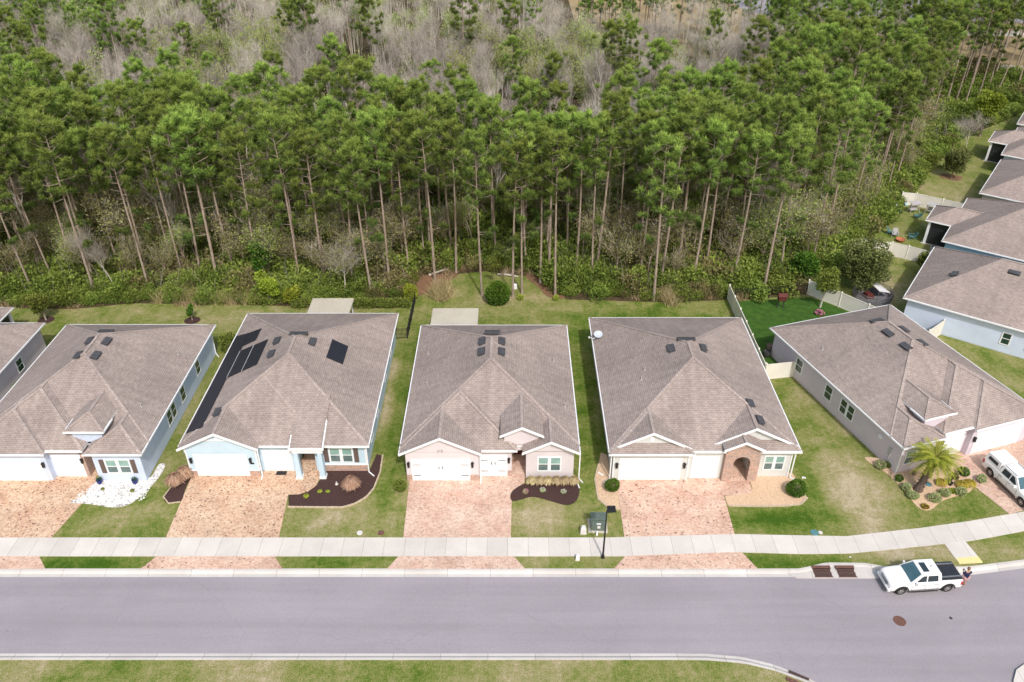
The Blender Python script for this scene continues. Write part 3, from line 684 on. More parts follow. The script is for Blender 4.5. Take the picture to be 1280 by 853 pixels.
# House 2 ------------------------------------------------------------
def sky_house():
    X0,Y0=-26.5,48.6; W=15.05; L=20.6
    H=House('light blue house with black solar mats on its roof and a columned porch',(X0,Y0),0,'w_sky')
    H.wallpoly([(.38,.38),(6.05,.38),(6.05,.98),(8.85,.98),(8.85,4.2),(10.5,4.2),(10.5,1.0),(14.67,1.0),(14.67,L-.38),(.38,L-.38)])
    H.hip(0,W,.45,L,gut='LRB',brun=10.0)
    H.wing(0,11.4,.50,gut='')
    H.gable(0,6.35,0,5.2,zb=2.5)
    H.gut.bar((6.4,.42,ZE-.08),(9.1,.42,ZE-.08),.12,.15); H.gut.bar((11.2,.42,ZE-.08),(W+.1,.42,ZE-.08),.12,.15)
    # raised entry roof: shed wedge running up into the main slope
    r=H.roof; a,e=8.9,11.55; zf=3.35; y0=-.05; y1=4.6; SP=.40; zb=zf+SP*(y1-y0)
    r.face([(a,y0,zf),(e,y0,zf),(e,y1,zb),(a,y1,zb)])
    H.trimb.face([(a,y0,zf-.2),(a,y1,zb-.2),(e,y1,zb-.2),(e,y0,zf-.2)])
    for x,yl in ((a,1.0),(e,2.3)): H.gut.hexa([(x-.04,y0,zf-.24),(x+.04,y0,zf-.24),(x+.04,yl,zf-.24+SP*(yl-y0)),(x-.04,yl,zf-.24+SP*(yl-y0)),(x-.04,y0,zf+.03),(x+.04,y0,zf+.03),(x+.04,yl,zf+.03+SP*(yl-y0)),(x-.04,yl,zf+.03+SP*(yl-y0))])
    for x in (a,e): r.face([(x,y0,zf-.2),(x,y1,zb-.2-.3),(x,y1,zb),(x,y0,zf)])
    H.gut.bar((a-.08,y0-.05,zf-.1),(e+.08,y0-.05,zf-.1),.12,.17)
    b=MB(); b.box(a+.1,e-.1,.02,.32,2.72,3.12); b.build('porch_beam',[M['trim']],H.root)
    for x in (9.1,11.0):
        b=MB(); b.hexa([(x-.05,-.02,.25),(x+.40,-.02,.25),(x+.40,.40,.25),(x-.05,.40,.25),(x+.02,.03,2.72),(x+.33,.03,2.72),(x+.33,.35,2.72),(x+.02,.35,2.72)]); o=b.build('porch_column',[H.wall],H.root)
        b=MB(); b.box(x-.1,x+.45,-.07,.45,-.02,.25); b.build('column_base',[M['trim']],o)
    fn=H.fr('F',.38)
    for p,q in ((.38,.95),(5.2,6.05)): fbox(H.newstone(),fn,p,q,-.05,.62,-.02,.07)
    fbox(H.trimb,fn,.38,.95,.62,.68,-.02,.1); fbox(H.trimb,fn,5.2,6.05,.62,.68,-.02,.1)
    f2=H.fr('F',1.0); fbox(H.newstone(),f2,10.9,14.68,-.05,.68,-.02,.07); fbox(H.trimb,f2,10.9,14.69,.68,.75,-.02,.1)
    fn3=H.fr('F',.35)
    # gable trim: belt and king post
    b=MB(); fbox(b,fn3,1.55,4.8,3.76,3.9,.002,.05); fbox(b,fn3,3.1,3.25,3.9,4.6,.002,.05); fixn(b.build('gable_trim',[M['trim']],H.root))
    b=MB(); 
    for x in (.38,5.95): fbox(b,fn,x,x+.1,.68,2.95,.0,.04)
    fbox(b,H.fr('F',1.0),14.57,14.69,.75,2.95,.002,.04); fixn(b.build('corner_board',[M['trim']],H.root))
    garage_door(H,'F',.38,1.05,5.1); garage_door(H,'F',.98,6.4,8.5,rows=4)
    window(H,'F',1.0,11.75,13.55,1.0,2.4,2,shut=True)
    for u in (.72,5.5): lantern(H,'F',.38,u,1.72)
    b=MB(); fbox(b,fn,5.4,5.7,1.28,1.42,.0,.03); fixn(b.build('house_number_plaque',[M['black']],H.root))
    b=MB(); fn=H.fr('F',4.2); fbox(b,fn,9.05,10.05,0,2.2,.0,.06); fixn(b.build('front_door',[M['black']],H.root))
    b=MB(); b.box(9.0,10.5,.5,4.2,-.05,.05); b.build('porch_floor',[M['paver_tan']],H.root)
    downspout(H,6.2,.28); downspout(H,14.8,.7,.8)
    # solar mats on the left slope, running up the pitch
    def mat(pts,side):
        b=MB(); n=Vector((-PT,0,1)).normalized() if side=='L' else Vector((PT,0,1)).normalized()
        zz=lambda x:ZE+PT*(x if side=='L' else W-x)
        P=[Vector((x,y,zz(x))) for x,y in pts]
        ar=sum(pts[i][0]*pts[(i+1)%len(pts)][1]-pts[(i+1)%len(pts)][0]*pts[i][1] for i in range(len(pts)))
        if ar<0: P=P[::-1]
        b.face([p+n*.09 for p in P]); 
        for i in range(len(P)):
            j=(i+1)%len(P); b.face([P[i]+n*.03,P[j]+n*.03,P[j]+n*.09,P[i]+n*.09])
        q=b.build('solar_mat',[M['solar']],H.root); 
        return q
    g=lambda X,Y:(X-X0,Y-Y0)
    mat([g(-26.3,50.4),g(-24.85,50.3),g(-24.85,64.2),g(-26.35,64.8)],'L')
    mat([g(-24.80,57.0),g(-22.0,57.05),g(-22.0,60.95),g(-24.80,61.15)],'L')
    mat([g(-24.80,62.0),g(-23.52,62.04),g(-23.52,63.97),g(-24.80,64.2)],'L')
    mat([g(-16.2,57.95),g(-14.82,57.87),g(-14.82,60.66),g(-16.2,60.76)],'R')
    b=MB()
    for X in (-24.83,-23.42): b.bar((X-X0,56.9-Y0,ZE+PT*(X-X0)+.12),(X-X0,61.1-Y0,ZE+PT*(X-X0)+.12),.04,.04)
    b.build('solar_pipe',[M['grey']],H.root)
    for (X,Y) in ((-20.83,59.84),(-20.81,57.76),(-23.91,51.65)): vent(H,X-X0,Y-Y0,ZE+PT*(X-X0),'L')
    vent(H,-17.58-X0,59.34-Y0,ZE+PT*(W-(-17.58-X0)),'R')
    vent(H,W/2+.1,L-9.2,ZE+9.2*7.52*PT/10.0,'B',1.5)
    pipe(H,-14.14-X0,54.35-Y0,4.45)
    for (y,z0) in ((3.5,1.0),(6.8,1.0),(12,1.0),(16,1.0)): window(H,'R',14.67,y,y+.9,z0,2.3,1,hi='glass_dk',lo='glass_dk')
    patio_cover(H,5.9,10.0,L-.1,3.3)
    H.finish(); return H
sky_house()

# House 4 ------------------------------------------------------------
def arch_house():
    X0,Y0=7.7,48.04; W=15.1; L=20.35
    H=House('cream house with an arched stone entry and round bushes at both corners',(X0,Y0),0,'w_cream')
    H.wallpoly([(.37,.48),(6.43,.48),(6.43,.68),(9.2,.68),(9.2,3.4),(10.5,3.4),(11.6,3.4),(11.6,.82),(14.73,.82),(14.73,L-.38),(.37,L-.38)])
    H.hip(0,W,.4,L,gut='LRB',brun=10.1)
    H.yf=.4
    H.wing(0,6.6,0,gut='F')
    H.gut.bar((6.5,.33,ZE-.08),(9.3,.33,ZE-.08),.12,.15); H.gut.bar((11.9,.30,ZE-.08),(W+.1,.30,ZE-.08),.12,.15)
    H.gable(.25,6.5,.55,6,ze=3.25,inset=.3,zb=3.0,p=.5)
    H.gable(8.0,15.0,.95,8,ze=3.19,inset=.3,zb=3.0,p=.5)
    # stone arch tower
    xa,xb=9.22,12.0; yf=.27; H.gable(xa-.25,xb+.1,yf-.3,5.5,ze=3.55,inset=.22,wall=M['stone'],zb=3.6)
    b=MB(); fn=lambda u,w,d:(u,yf-d,w)
    c=10.6; r=.66; zs=1.95
    arc=[(c-r*math.cos(math.pi*k/14),zs+r*math.sin(math.pi*k/14)) for k in range(15)]
    pts=[(xa,-.05),(c-r,-.05)]+arc+[(c+r,-.05),(xb,-.05),(xb,3.62),((xa+xb)/2,3.7),(xa,3.62)]
    b.prism(pts,fn,0,-.42); o=fixn(b.build('stone_arch',[M['stone']],H.root))
    
    for q0,q1 in ((xa,xa+.25),(xb-.45,xb)): b=MB(); b.box(q0,q1,yf+.42,3.4,-.05,3.2); b.build('entry_side_wall',[H.wall],H.root)
    b=MB(); fn=H.fr('F',3.4); fbox(b,fn,9.75,10.75,0,2.2,.0,.06); fixn(b.build('front_door',[M['wood']],H.root))
    b=MB(); b.box(9.25,11.9,.3,3.4,-.05,.05); b.build('porch_floor',[M['paver_pink']],H.root)
    garage_door(H,'F',.48,1.0,5.72); garage_door(H,'F',.68,6.85,8.75)
    window(H,'F',.82,12.6,14.15,.85,2.2,2)
    for u in (.68,6.08): lantern(H,'F',.48,u,1.6)
    b=MB(); fn=H.fr('F',.85); b.lathe([(.001,0),(.2,0)],3); b=MB(); fbox(b,fn,3.22,3.52,3.75,4.15,.0,.03); fixn(b.build('gable_vent',[M['trim']],H.root))
    b=MB(); 
    b.box(.37,.47,.42,.478,0,2.95); b.box(14.63,14.73,.76,.818,0,2.95); b.box(6.33,6.43,.42,.478,0,2.95); b.build('corner_board',[M['trim']],H.root)
    vent(H,13.85-X0,58.3-Y0,ZE+PT*(13.85-X0),'L'); vent(H,16.6-X0,58.3-Y0,ZE+PT*(W-(16.6-X0)),'R')
    vent(H,19.45-X0,52.3-Y0,ZE+PT*(W-(19.45-X0)),'R'); vent(H,19.75-X0,50.3-Y0,ZE+PT*(W-(19.75-X0))+.03,'R')
    vent(H,W/2,L-9.3,ZE+9.3*7.55*PT/10.1,'B',1.5)
    pipe(H,11.02-X0,55.67-Y0,4.81); pipe(H,11.44-X0,56.76-Y0,5.02)
    downspout(H,.2,.45,-.9); downspout(H,14.85,.6,.9)
    H.finish(); return H
arch_house()

# Houses 1 and 5 (same plan, 5 is mirrored) ----------------------------
def tower_house(label,X0,Y0,rz,wall,mirror,L=19.05,stone=True,W=14.55):
    H=House(label,(X0,Y0),rz,wall)
    if mirror: m=lambda a,b:(W-b,W-a)
    else: m=lambda a,b:(a,b)
    def px(x): return W-x if mirror else x
    H.wallpoly([(px(x),y) for x,y in [(.38,.38),(6.6,.38),(6.6,.88),(9.35,.88),(9.35,4),(10.35,4),(10.35,.38),(W-.38,.38),(W-.38,L-.38),(.38,L-.38)]])
    H.yf=1.5; H.hip(0,W,1.5,L,gut='LRB')
    a,b=m(0,9.75); H.wing(a,b,.45,gut='')
    a,b=m(0,6.85); H.wing(a,b,-.02,gut='F')
    a,b=m(10.05,W); H.wing(a,b,-.03,gut='F')
    for xx in (-.047,W+.047): H.gut.bar((xx,-.05,ZE-.075),(xx,1.5,ZE-.075),.085,.13)
    a,b=m(6.85,9.75); H.gut.bar((a,.38,ZE-.08),(b,.38,ZE-.08),.12,.15)
    # raised entry hip
    a,b=m(8.35,11.4); H.wing(a,b,1.2,ze=4.4,gut='F'); 
    for xx in (a-.047,b+.047): H.gut.bar((xx,1.15,4.325),(xx,2.9,4.325),.085,.13)
    a,b=m(8.7,11.05); bb=H.walls; bb.box(a,b,1.5,4.2,2.75,4.3)
    # garage doors
    a,b=m(1.3,6.05); garage_door(H,'F',.38,a,b); a,b=m(6.95,9.0); garage_door(H,'F',.88,a,b)
    if stone:
        a,b=m(6.62,9.36); fbox(H.newstone(),H.fr('F',.88),a,b,2.42,2.98,-.02,.06)
        a,b=m(9.13,9.42); H.newstone().box(a,b,.82,3.9,-.05,2.97)
    a,b=m(11.3,13.15); window(H,'F',.38,a,b,.9,2.2,2,shut=not mirror)
    lantern(H,'F',.38,px(6.33)); lantern(H,'F',.88,px(9.2))
    bb=MB(); a,b=m(9.5,10.3); fbox(bb,H.fr('F',4.0),a,b,0,2.2,.0,.06); fixn(bb.build('front_door',[M['black']],H.root))
    bb=MB(); a,b=m(9.4,10.35); bb.box(a,b,.9,4,-.05,.05); bb.build('porch_floor',[M['paver_tan']],H.root)
    return H
H=tower_house('pale blue house with raised hipped entry roof behind the white rock bed',-43.7,48.04,0,'w_blue',False)
for (X,Y) in ((-36.93,59.01),(-36.9,56.76)): vent(H,X+43.7,Y-48.04,ZE+PT*(X+43.7),'L')
for (X,Y) in ((-35.6,59.2),(-35.6,57.0)): vent(H,X+43.7,Y-48.04,ZE+PT*(14.55-(X+43.7)),'R')
vent(H,7.3,19.05-7.27+1.1,ZE+PT*6.2,'B',1.3); pipe(H,-30.5+43.7,12.9,3.8); pipe(H,12.9,5,3.95)
for y in (4.0,8.2,12.3):
    if y==4.0: window(H,'R',14.17,6.1,7.9,1.0,2.3,2,hi='glass_dk',lo='glass_dk')
    else: window(H,'R',14.17,y+1.2,y+2.1,1.0,2.3,1,hi='glass_dk',lo='glass_dk')
downspout(H,14.25,18.4,.6); H.finish()
a5=R(18.2)
H=tower_house('mauve grey house turned to the bend, with a palm and shrubs at its front corner',31.08,48.75,a5,'w_mauve',True,L=18.7,W=14.1)
W5=14.1
for (x,y) in ((6.2,10.6),(6.2,8.3)): vent(H,x,y,ZE+PT*x,'L'); vent(H,W5-x,y,ZE+PT*x,'R')
vent(H,W5/2-.4,18.7-7.05+1,ZE+PT*6.05,'B',1.3)
window(H,'L',.38,6.2,7.9,1.0,2.3,2,hi='glass_dk',lo='glass_dk'); window(H,'L',.38,9.2,10.1,1.0,2.3,1,hi='glass_dk',lo='glass_dk'); window(H,'L',.38,13.6,14.5,1.0,2.3,1,hi='glass_dk',lo='glass_dk')
pipe(H,1.6,13,3.95)
b=MB(); fn=H.fr('L',.38); fbox(b,fn,1.3,1.6,1.2,1.9,0,.12); fbox(b,fn,1.42,1.5,.1,1.2,0,.05); fixn(b.build('electric_meter',[M['grey']],H.root))
b=MB(); fn=H.fr('L',.38); fbox(b,fn,2.6,2.95,1.9,2.2,0,.15); fixn(b.build('meter_box',[M['trim']],H.root))
b=MB(); b.box(.36,.48,.34,.378,0,2.95); b.build('corner_board',[M['trim']],H.root)
H.finish()

# simpler houses at the picture's edges
def rear_house(label,X0,Y0,rz,wall,W,L,patio=None,wins=(),left=True,vents=()):
    H=House(label,(X0,Y0),rz,wall)
    H.wallpoly([(.38,.38),(W-.38,.38),(W-.38,L-.38),(.38,L-.38)])
    H.hip(0,W,0,L,gut='LRFB')
    garage_door(H,'F',.38,W-6,W-1.3); window(H,'F',.38,1.3,3.2)
    for (side,u,w,n) in wins: window(H,side,.38 if side=='L' else W-.38,u,u+w,1.0,2.2,n,hi='glass_dk',lo='glass_dk')
    for v in vents: vent(H,*v)
    if patio:
        a,b,d=patio
        H.hip(a,b,L-3.0,L+d,gut='LRB',front='gable'); s=.25
        q=MB(); q.box(a+s,b-s,L-.36,L-.30,.02,2.6); q.build('screen_wall',[M['glass_dk']],H.root)
        q=MB(); q.box(a,b,L-.3,L+d-.1,-.05,.06); q.build('patio_floor',[M['concrete']],H.root)
        for x in (a+.2,b-.5,(a+b)/2):
            q=MB(); q.box(x,x+.3,L+d-.6,L+d-.3,.06,2.98); q.build('porch_column',[M['trim']],H.root)
        q=MB(); q.box(a+.5,b-.5,L+d-.5,L+d-.46,.1,2.9); q.box(a+.3,a+.34,L-.3,L+d-.55,.1,2.9); q.box(b-.4,b-.36,L-.3,L+d-.55,.1,2.9); q.build('insect_screen',[M['screen']],H.root)
    H.finish(); return H
def mk_screen():
    N=NT('insect_screen'); N.base((.03,.032,.036)); tr=N.n('ShaderNodeBsdfTransparent'); mx=N.n('ShaderNodeMixShader'); mx.inputs[0].default_value=.55
    N.l(tr.outputs[0],mx.inputs[1]); N.l(N.b.outputs[0],mx.inputs[2]); N.l(mx.outputs[0],N.out.inputs[0]); return N.m
M['screen']=mk_screen()
rear_house('mauve grey house with screened rear porch cut by the left picture edge',-60.6,48.0,0,'w_mauve',14.5,19.4,patio=(5.2,9.9,2.95),wins=(('R',8.6,.9,1),('R',14,.9,1)))
def rotframe(RL,phi,L): return (RL[0]+L*math.sin(phi), RL[1]-L*math.cos(phi))
for (lab,RL,ph,W,L,wall,pat,wins,vents) in (
    ('pale blue house with two side windows, nearest of the row at right',(40.63,72.38),54.5,14.3,19,'w_blue',None,(('L',8.7,.75,1),('L',6.1,1.1,1)),((5.9,10.5,ZE+PT*5.9,'L'),(4.6,15.5,ZE+PT*3.5+.03,'B'))),
    ('mid blue house with screened patio looking onto the lawn chairs',(50.46,85.55),54.5,15.3,19,'w_deep',(5.0,10.4,2.85),(),()),
    ('beige house whose roof corner shows behind the farther white fence',(61.71,99.7),53.5,15.1,19,'w_beige',None,(),()),
    ('white and blue house with dark screened patio near the bare white tree',(71.72,113.85),54,15,19,'w_blue',(5.1,10.9,2.6),(),()),
    ('farthest house of the row, only its roof corner in view at the right edge',(81.2,127.6),54,15,19,'w_beige',None,(),())):
    ph=R(ph); o=rotframe(RL,ph,L); rear_house(lab,o[0],o[1],ph,wall,W,L,patio=pat,wins=wins,vents=vents)

# ------------------------------------------------------------------ pickups (length along +x, front at x=0, rear at x=L)
def smooth(x,a,b): t=min(1,max(0,(x-a)/(b-a))); return t*t*(3-2*t)
def pickup(label,loc,rz,kind):
    T=thing('pickup_truck',label,'pickup truck',loc,rz)
    Lg=5.75; ax=(1.0,4.70); rw=.405; hw=.985
    ztop=[(0,.72),(.05,.98),(.25,1.10),(1.55,1.20),(1.72,1.22)]
    def zt(x): return float(np.interp(x,[0,.04,.18,.6,1.6,5.7,5.75],[.70,.95,1.08,1.16,1.24,1.24,1.18]))
    def plan(x): return hw*float(np.interp(x,[0,.06,.2,.5,5.5,5.75],[.80,.88,.95,1,1,.985]))
    def zb(x):
        z=.42
        for a in ax:
            d=abs(x-a)
            if d<.52: z=max(z,.38+math.sqrt(.52**2-d*d)*.98)
        return z
    st=sorted(set([0,.02,.06,.12,.2,.35]+[round(.48+.04*i,3) for i in range(27)]+[1.65,1.8,2.2,2.6,3.0,3.4,3.8,4.0]+[round(4.18+.04*i,3) for i in range(27)]+[5.3,5.5,5.65,5.75]))
    b=MB(); rings=[]
    for x in st:
        z0=zb(x); z1=zt(x); w=plan(x)
        half=[(0,z0 if z0<.45 else z0),(w*.86,z0),(w*.985,z0+.02),(w,min(z1-.12,z0+.16)),(w*1.0,(max(z0+.17,.80))),(w*.985,max(z0+.2,z1-.11)),(w*.93,z1-.02),(w*.80,z1+.015),(w*.45,z1+.03),(0,z1+.035)]
        ring=[(x,-y,z) for y,z in half]+[(x,y,z) for y,z in half[-2:0:-1]]
        rings.append(ring)
    n=len(rings[0])
    for i in range(len(rings)-1):
        for k in range(n): b.face([rings[i][k],rings[i][(k+1)%n],rings[i+1][(k+1)%n],rings[i+1][k]])
    b.face(rings[0][::-1]); b.face(rings[-1])
    b.build('body',[M['paint']],T,smooth=False,weld=True)
    bm_o=T.children[-1]; bm_o.data.polygons.foreach_set('use_smooth',[True]*len(bm_o.data.polygons))
    # cab
    cz=1.22; zr=1.90; x0,x1=1.62,3.98
    def cab(b,a,xf0,xf1,xr1,xr0,wb,wt,z0,z1,m=0):
        # a: list with roof curvature
        b.hexa([(xf0,-wb,z0),(xr0,-wb,z0),(xr0,wb,z0),(xf0,wb,z0),(xf1,-wt,z1),(xr1,-wt,z1),(xr1,wt,z1),(xf1,wt,z1)],m)
    b=MB(); cab(b,0,1.55,2.42,3.90,4.02,.93,.74,cz,zr); 
    o=fixn(b.build('cab',[M['paint']],T,bevel=.09))
    # windscreen (sits 6 mm proud of the slope)
    def onfront(t,y):    # t 0..1 up the screen
        wb=.93+(.74-.93)*t; return Vector((1.55+.87*t, y*wb, cz+(zr-cz)*t))
    nrm=Vector((-(zr-cz),0,.87)).normalized()
    b=MB(); P=[onfront(.05,-.93),onfront(.05,.93),onfront(.93,.86),onfront(.93,-.86)]
    b.face([p+nrm*.012 for p in P]); fixn(b.build('windscreen',[M['glass_shield']],T))
    P=[(3.92+.10*.0,0,0)]
    b=MB(); b.face([(4.015,-.72,cz+.2),(4.015,.72,cz+.2),(3.935,.6,zr-.12),(3.935,-.6,zr-.12)]); b.build('rear_window',[M['glass_car']],T)
    # side windows
    for sy in (-1,1):
        def sp(x,t): return (x, sy*(.93-.19*t+.014), cz+(zr-cz)*t)
        for q in ([(1.98,.10),(2.78,.10),(2.78,.82),(2.50,.82)],[(2.88,.10),(3.72,.10),(3.66,.82),(2.88,.82)]):
            b=MB(); b.face([sp(x,t) for x,t in (q if sy<0 else q[::-1])]); b.build('side_window',[M['glass_car']],T)
        b=MB(); b.face([(1.9,sy*.93,cz+.02),(2.05,sy*.93,cz+.02),(2.05,sy*1.13,cz+.0),(1.95,sy*1.13,cz+.0)]); b=MB()
        b.box(1.93,2.03,min(sy*.93,sy*1.02),max(sy*.93,sy*1.02),cz+.02,cz+.08); b.hexa([(1.88,sy*1.0,cz-.02),(2.02,sy*1.0,cz-.02),(2.06,sy*1.2,cz-.02),(1.93,sy*1.2,cz-.02),(1.88,sy*1.0,cz+.2),(2.02,sy*1.0,cz+.2),(2.06,sy*1.2,cz+.18),(1.93,sy*1.2,cz+.18)])
        fixn(b.build('side_mirror',[M['paint']],T,bevel=.02))
        b=MB(); 
        for x in (1.75,2.83,3.80): b.box(x-.008,x+.008,min(sy*.90,sy*.992),max(sy*.90,sy*.992),.52,1.10)
        b.box(1.75,3.8,min(sy*.9,sy*.990),max(sy*.9,sy*.990),.50,.515); b.build('door_seam',[M['seam']],T)
        for x in (2.62,3.60):
            b=MB(); b.box(x-.11,x+.11,min(sy*.97,sy*1.01),max(sy*.97,sy*1.01),1.0,1.04); b.build('door_handle',[M['chrome']],T)
        b=MB(); b.tube([(1.65,sy*.98,.36),(1.75,sy*1.03,.34),(3.85,sy*1.03,.34),(3.95,sy*.98,.36)],.045,8); b.build('side_step',[M['black']],T)
        b=MB(); b.hexa([(-.005,sy*.56,.80),(.10,sy*.88,.80),(.30,sy*.955,.80),(.05,sy*.5,.80),(.02,sy*.56,1.0),(.14,sy*.90,1.0),(.38,sy*.965,1.0),(.10,sy*.5,1.0)]); fixn(b.build('headlight',[M['lampglass']],T))
        b=MB(); b.box(5.58,5.765,min(sy*.84,sy*.985),max(sy*.84,sy*.985),.78,1.14); b.build('tail_light',[M['tail']],T)
        for a in ax:
            b=MB(); 
            arc=[(a+.53*math.cos(math.pi*k/12),.38+.53*math.sin(math.pi*k/12)) for k in range(13)]; arc2=[(a+.60*math.cos(math.pi*k/12),.38+.60*math.sin(math.pi*k/12)) for k in range(13)]
            for k in range(12): b.hexa([(arc[k][0],sy*.90,arc[k][1]),(arc2[k][0],sy*.90,arc2[k][1]),(arc2[k+1][0],sy*.90,arc2[k+1][1]),(arc[k+1][0],sy*.90,arc[k+1][1]),(arc[k][0],sy*1.005,arc[k][1]),(arc2[k][0],sy*.99,arc2[k][1]),(arc2[k+1][0],sy*.99,arc2[k+1][1]),(arc[k+1][0],sy*1.005,arc[k+1][1])])
            fixn(b.build('wheel_arch',[M['black'] if kind=='cover' else M['paint']],T))
            b=MB(); b.box(a-.5,a+.5,min(sy*.55,sy*.8),max(sy*.55,sy*.8),.42,.88); b.build('wheel_well',[M['black']],T)
            # wheel: tyre + rim
            w=bpy.data.objects.new('wheel',None); C.objects.link(w); w.parent=T; w.location=(a,sy*.84,rw)
            b=MB(); prof=[(.26,-.13),(.36,-.13),(.395,-.10),(rw,-.06),(rw,.06),(.395,.10),(.36,.13),(.26,.13)]
            rr=[[(r*math.cos(2*math.pi*k/28),y,r*math.sin(2*math.pi*k/28)) for k in range(28)] for r,y in prof]
            for i in range(len(rr)-1):
                for k in range(28): b.face([rr[i][k],rr[i][(k+1)%28],rr[i+1][(k+1)%28],rr[i+1][k]])
            t=b.build('tyre',[M['rubber']],w,weld=True); 
            b=MB(); 
            rr=[[(r*math.cos(2*math.pi*k/28),sy*y,r*math.sin(2*math.pi*k/28)) for k in range(28)] for r,y in ((.275,.11),(.245,.115),(.235,.05),(.0001,.045))]
            for i in range(3):
                for k in range(28): b.face([rr[i][k],rr[i][(k+1)%28],rr[i+1][(k+1)%28],rr[i+1][k]], 1 if i==2 else 0)
            for k in range(6):
                an=2*math.pi*k/6; b.bar((.04*math.cos(an),sy*.085,.04*math.sin(an)),(.25*math.cos(an),sy*.1,.25*math.sin(an)),.07,.03,0,up=(0,1,0))
            b.tube([(0,sy*.05,0),(0,sy*.12,0)],.06,10)
            fixn(b.build('rim',[M['rim'],M['rubber']],w))
    # grille, bumpers, roof, plate
    b=MB(); b.box(-.02,.06,-.5,.5,.72,1.0); 
    for k in range(4): b.box(-.035,-.018,-.48,.48,.745+k*.065,.775+k*.065)
    b.build('grille',[M['chrome']],T)
    b=MB(); b.hexa([(-.06,-.55,.42),(.02,-.92,.42),(.02,.92,.42),(-.06,.55,.42),(-.09,-.6,.68),(0,-.96,.68),(0,.96,.68),(-.09,.6,.68)]) if False else b.hexa([(-.05,-.9,.42),(.12,-.95,.42),(.12,.95,.42),(-.05,.9,.42),(-.09,-.86,.66),(.12,-.975,.66),(.12,.975,.66),(-.09,.86,.66)]); fixn(b.build('bumper',[M['paint']],T,bevel=.04))
    b=MB(); b.box(5.70,5.88,-.9,.9,.48,.66); fixn(b.build('bumper',[M['chrome']],T,bevel=.03))
    if kind=='cover':
        b=MB(); b.box(2.62,3.10,-.46,.46,zr-.03,zr+.006); b.build('sunroof',[M['glass_car']],T)
        b=MB(); b.box(4.03,5.70,-.86,.86,1.27,1.345); b.build('bed_cover',[M['cover']],T,bevel=.02)
        for y in (-.62,.62):
            b=MB(); b.box(4.06,5.62,y-.045,y+.045,1.347,1.42); b.build('bed_rail',[M['chrome']],T)
        b=MB(); b.box(3.4,3.44,-.012,.012,zr,zr+.18); b.tube([(.9,.93,1.1),(.95,.95,1.65)],.008,5); b.build('antenna',[M['black']],T)
        for y in (-.32,.3):
            b=MB(); b.box(4.12,4.22,y-.06,y+.06,1.347,1.37); b.build('cover_latch',[M['chrome']],T)
    else:
        b=MB(); cab(b,0,4.06,4.10,5.66,5.74,.93,.78,1.22,1.93); fixn(b.build('camper_shell',[M['paint']],T,bevel=.08))
        for sy in (-1,1):
            sp=lambda x,t:(x, sy*(.93-.15*t+.014), 1.22+.71*t)
            q=[(4.32,.30),(5.45,.30),(5.38,.72),(4.36,.72)]
            b=MB(); b.face([sp(x,t) for x,t in (q if sy<0 else q[::-1])]); b.build('shell_window',[M['glass_car']],T)
        b=MB(); b.face([(5.742,-.7,1.35),(5.742,.7,1.35),(5.695,.62,1.8),(5.695,-.62,1.8)]); b.build('rear_window',[M['glass_car']],T)
        b=MB()
        for y in (-.62,.62): b.box(2.5,3.85,y-.03,y+.03,zr+.0,zr+.05)
        b.build('roof_rail',[M['chrome']],T)
    return T
# truck on the road: front wheel near (26.84,37.08), rear near (30.51,37.36) (outer side faces the camera)
hd=math.atan2(37.36-37.08,30.51-26.84)
u=(math.cos(hd),math.sin(hd)); n_=(-u[1],u[0])
fx0=26.93-u[0]*.9+n_[0]*.86; fy0=37.12-u[1]*.9+n_[1]*.86
pickup('white pickup with a black bed cover, stopped at the kerb on the street',(fx0,fy0,-.12),hd,'cover').scale=(.90,.90,.90)
# truck in the driveway: rear wheel (1230.6,591) front wheel (1272,630)
A=at(1230.6,592); B_=at(1272,632); hd=math.atan2(A[1]-B_[1],A[0]-B_[0]); u=(math.cos(hd),math.sin(hd)); n_=(-u[1],u[0])
sgn=-1
fx0=B_[0]-u[0]*1.0+sgn*n_[0]*.95; fy0=B_[1]-u[1]*1.0+sgn*n_[1]*.95
pickup('white pickup with a camper shell, parked on the driveway at the right edge',(fx0,fy0,.03),hd,'shell').scale=(.93,.93,.93)

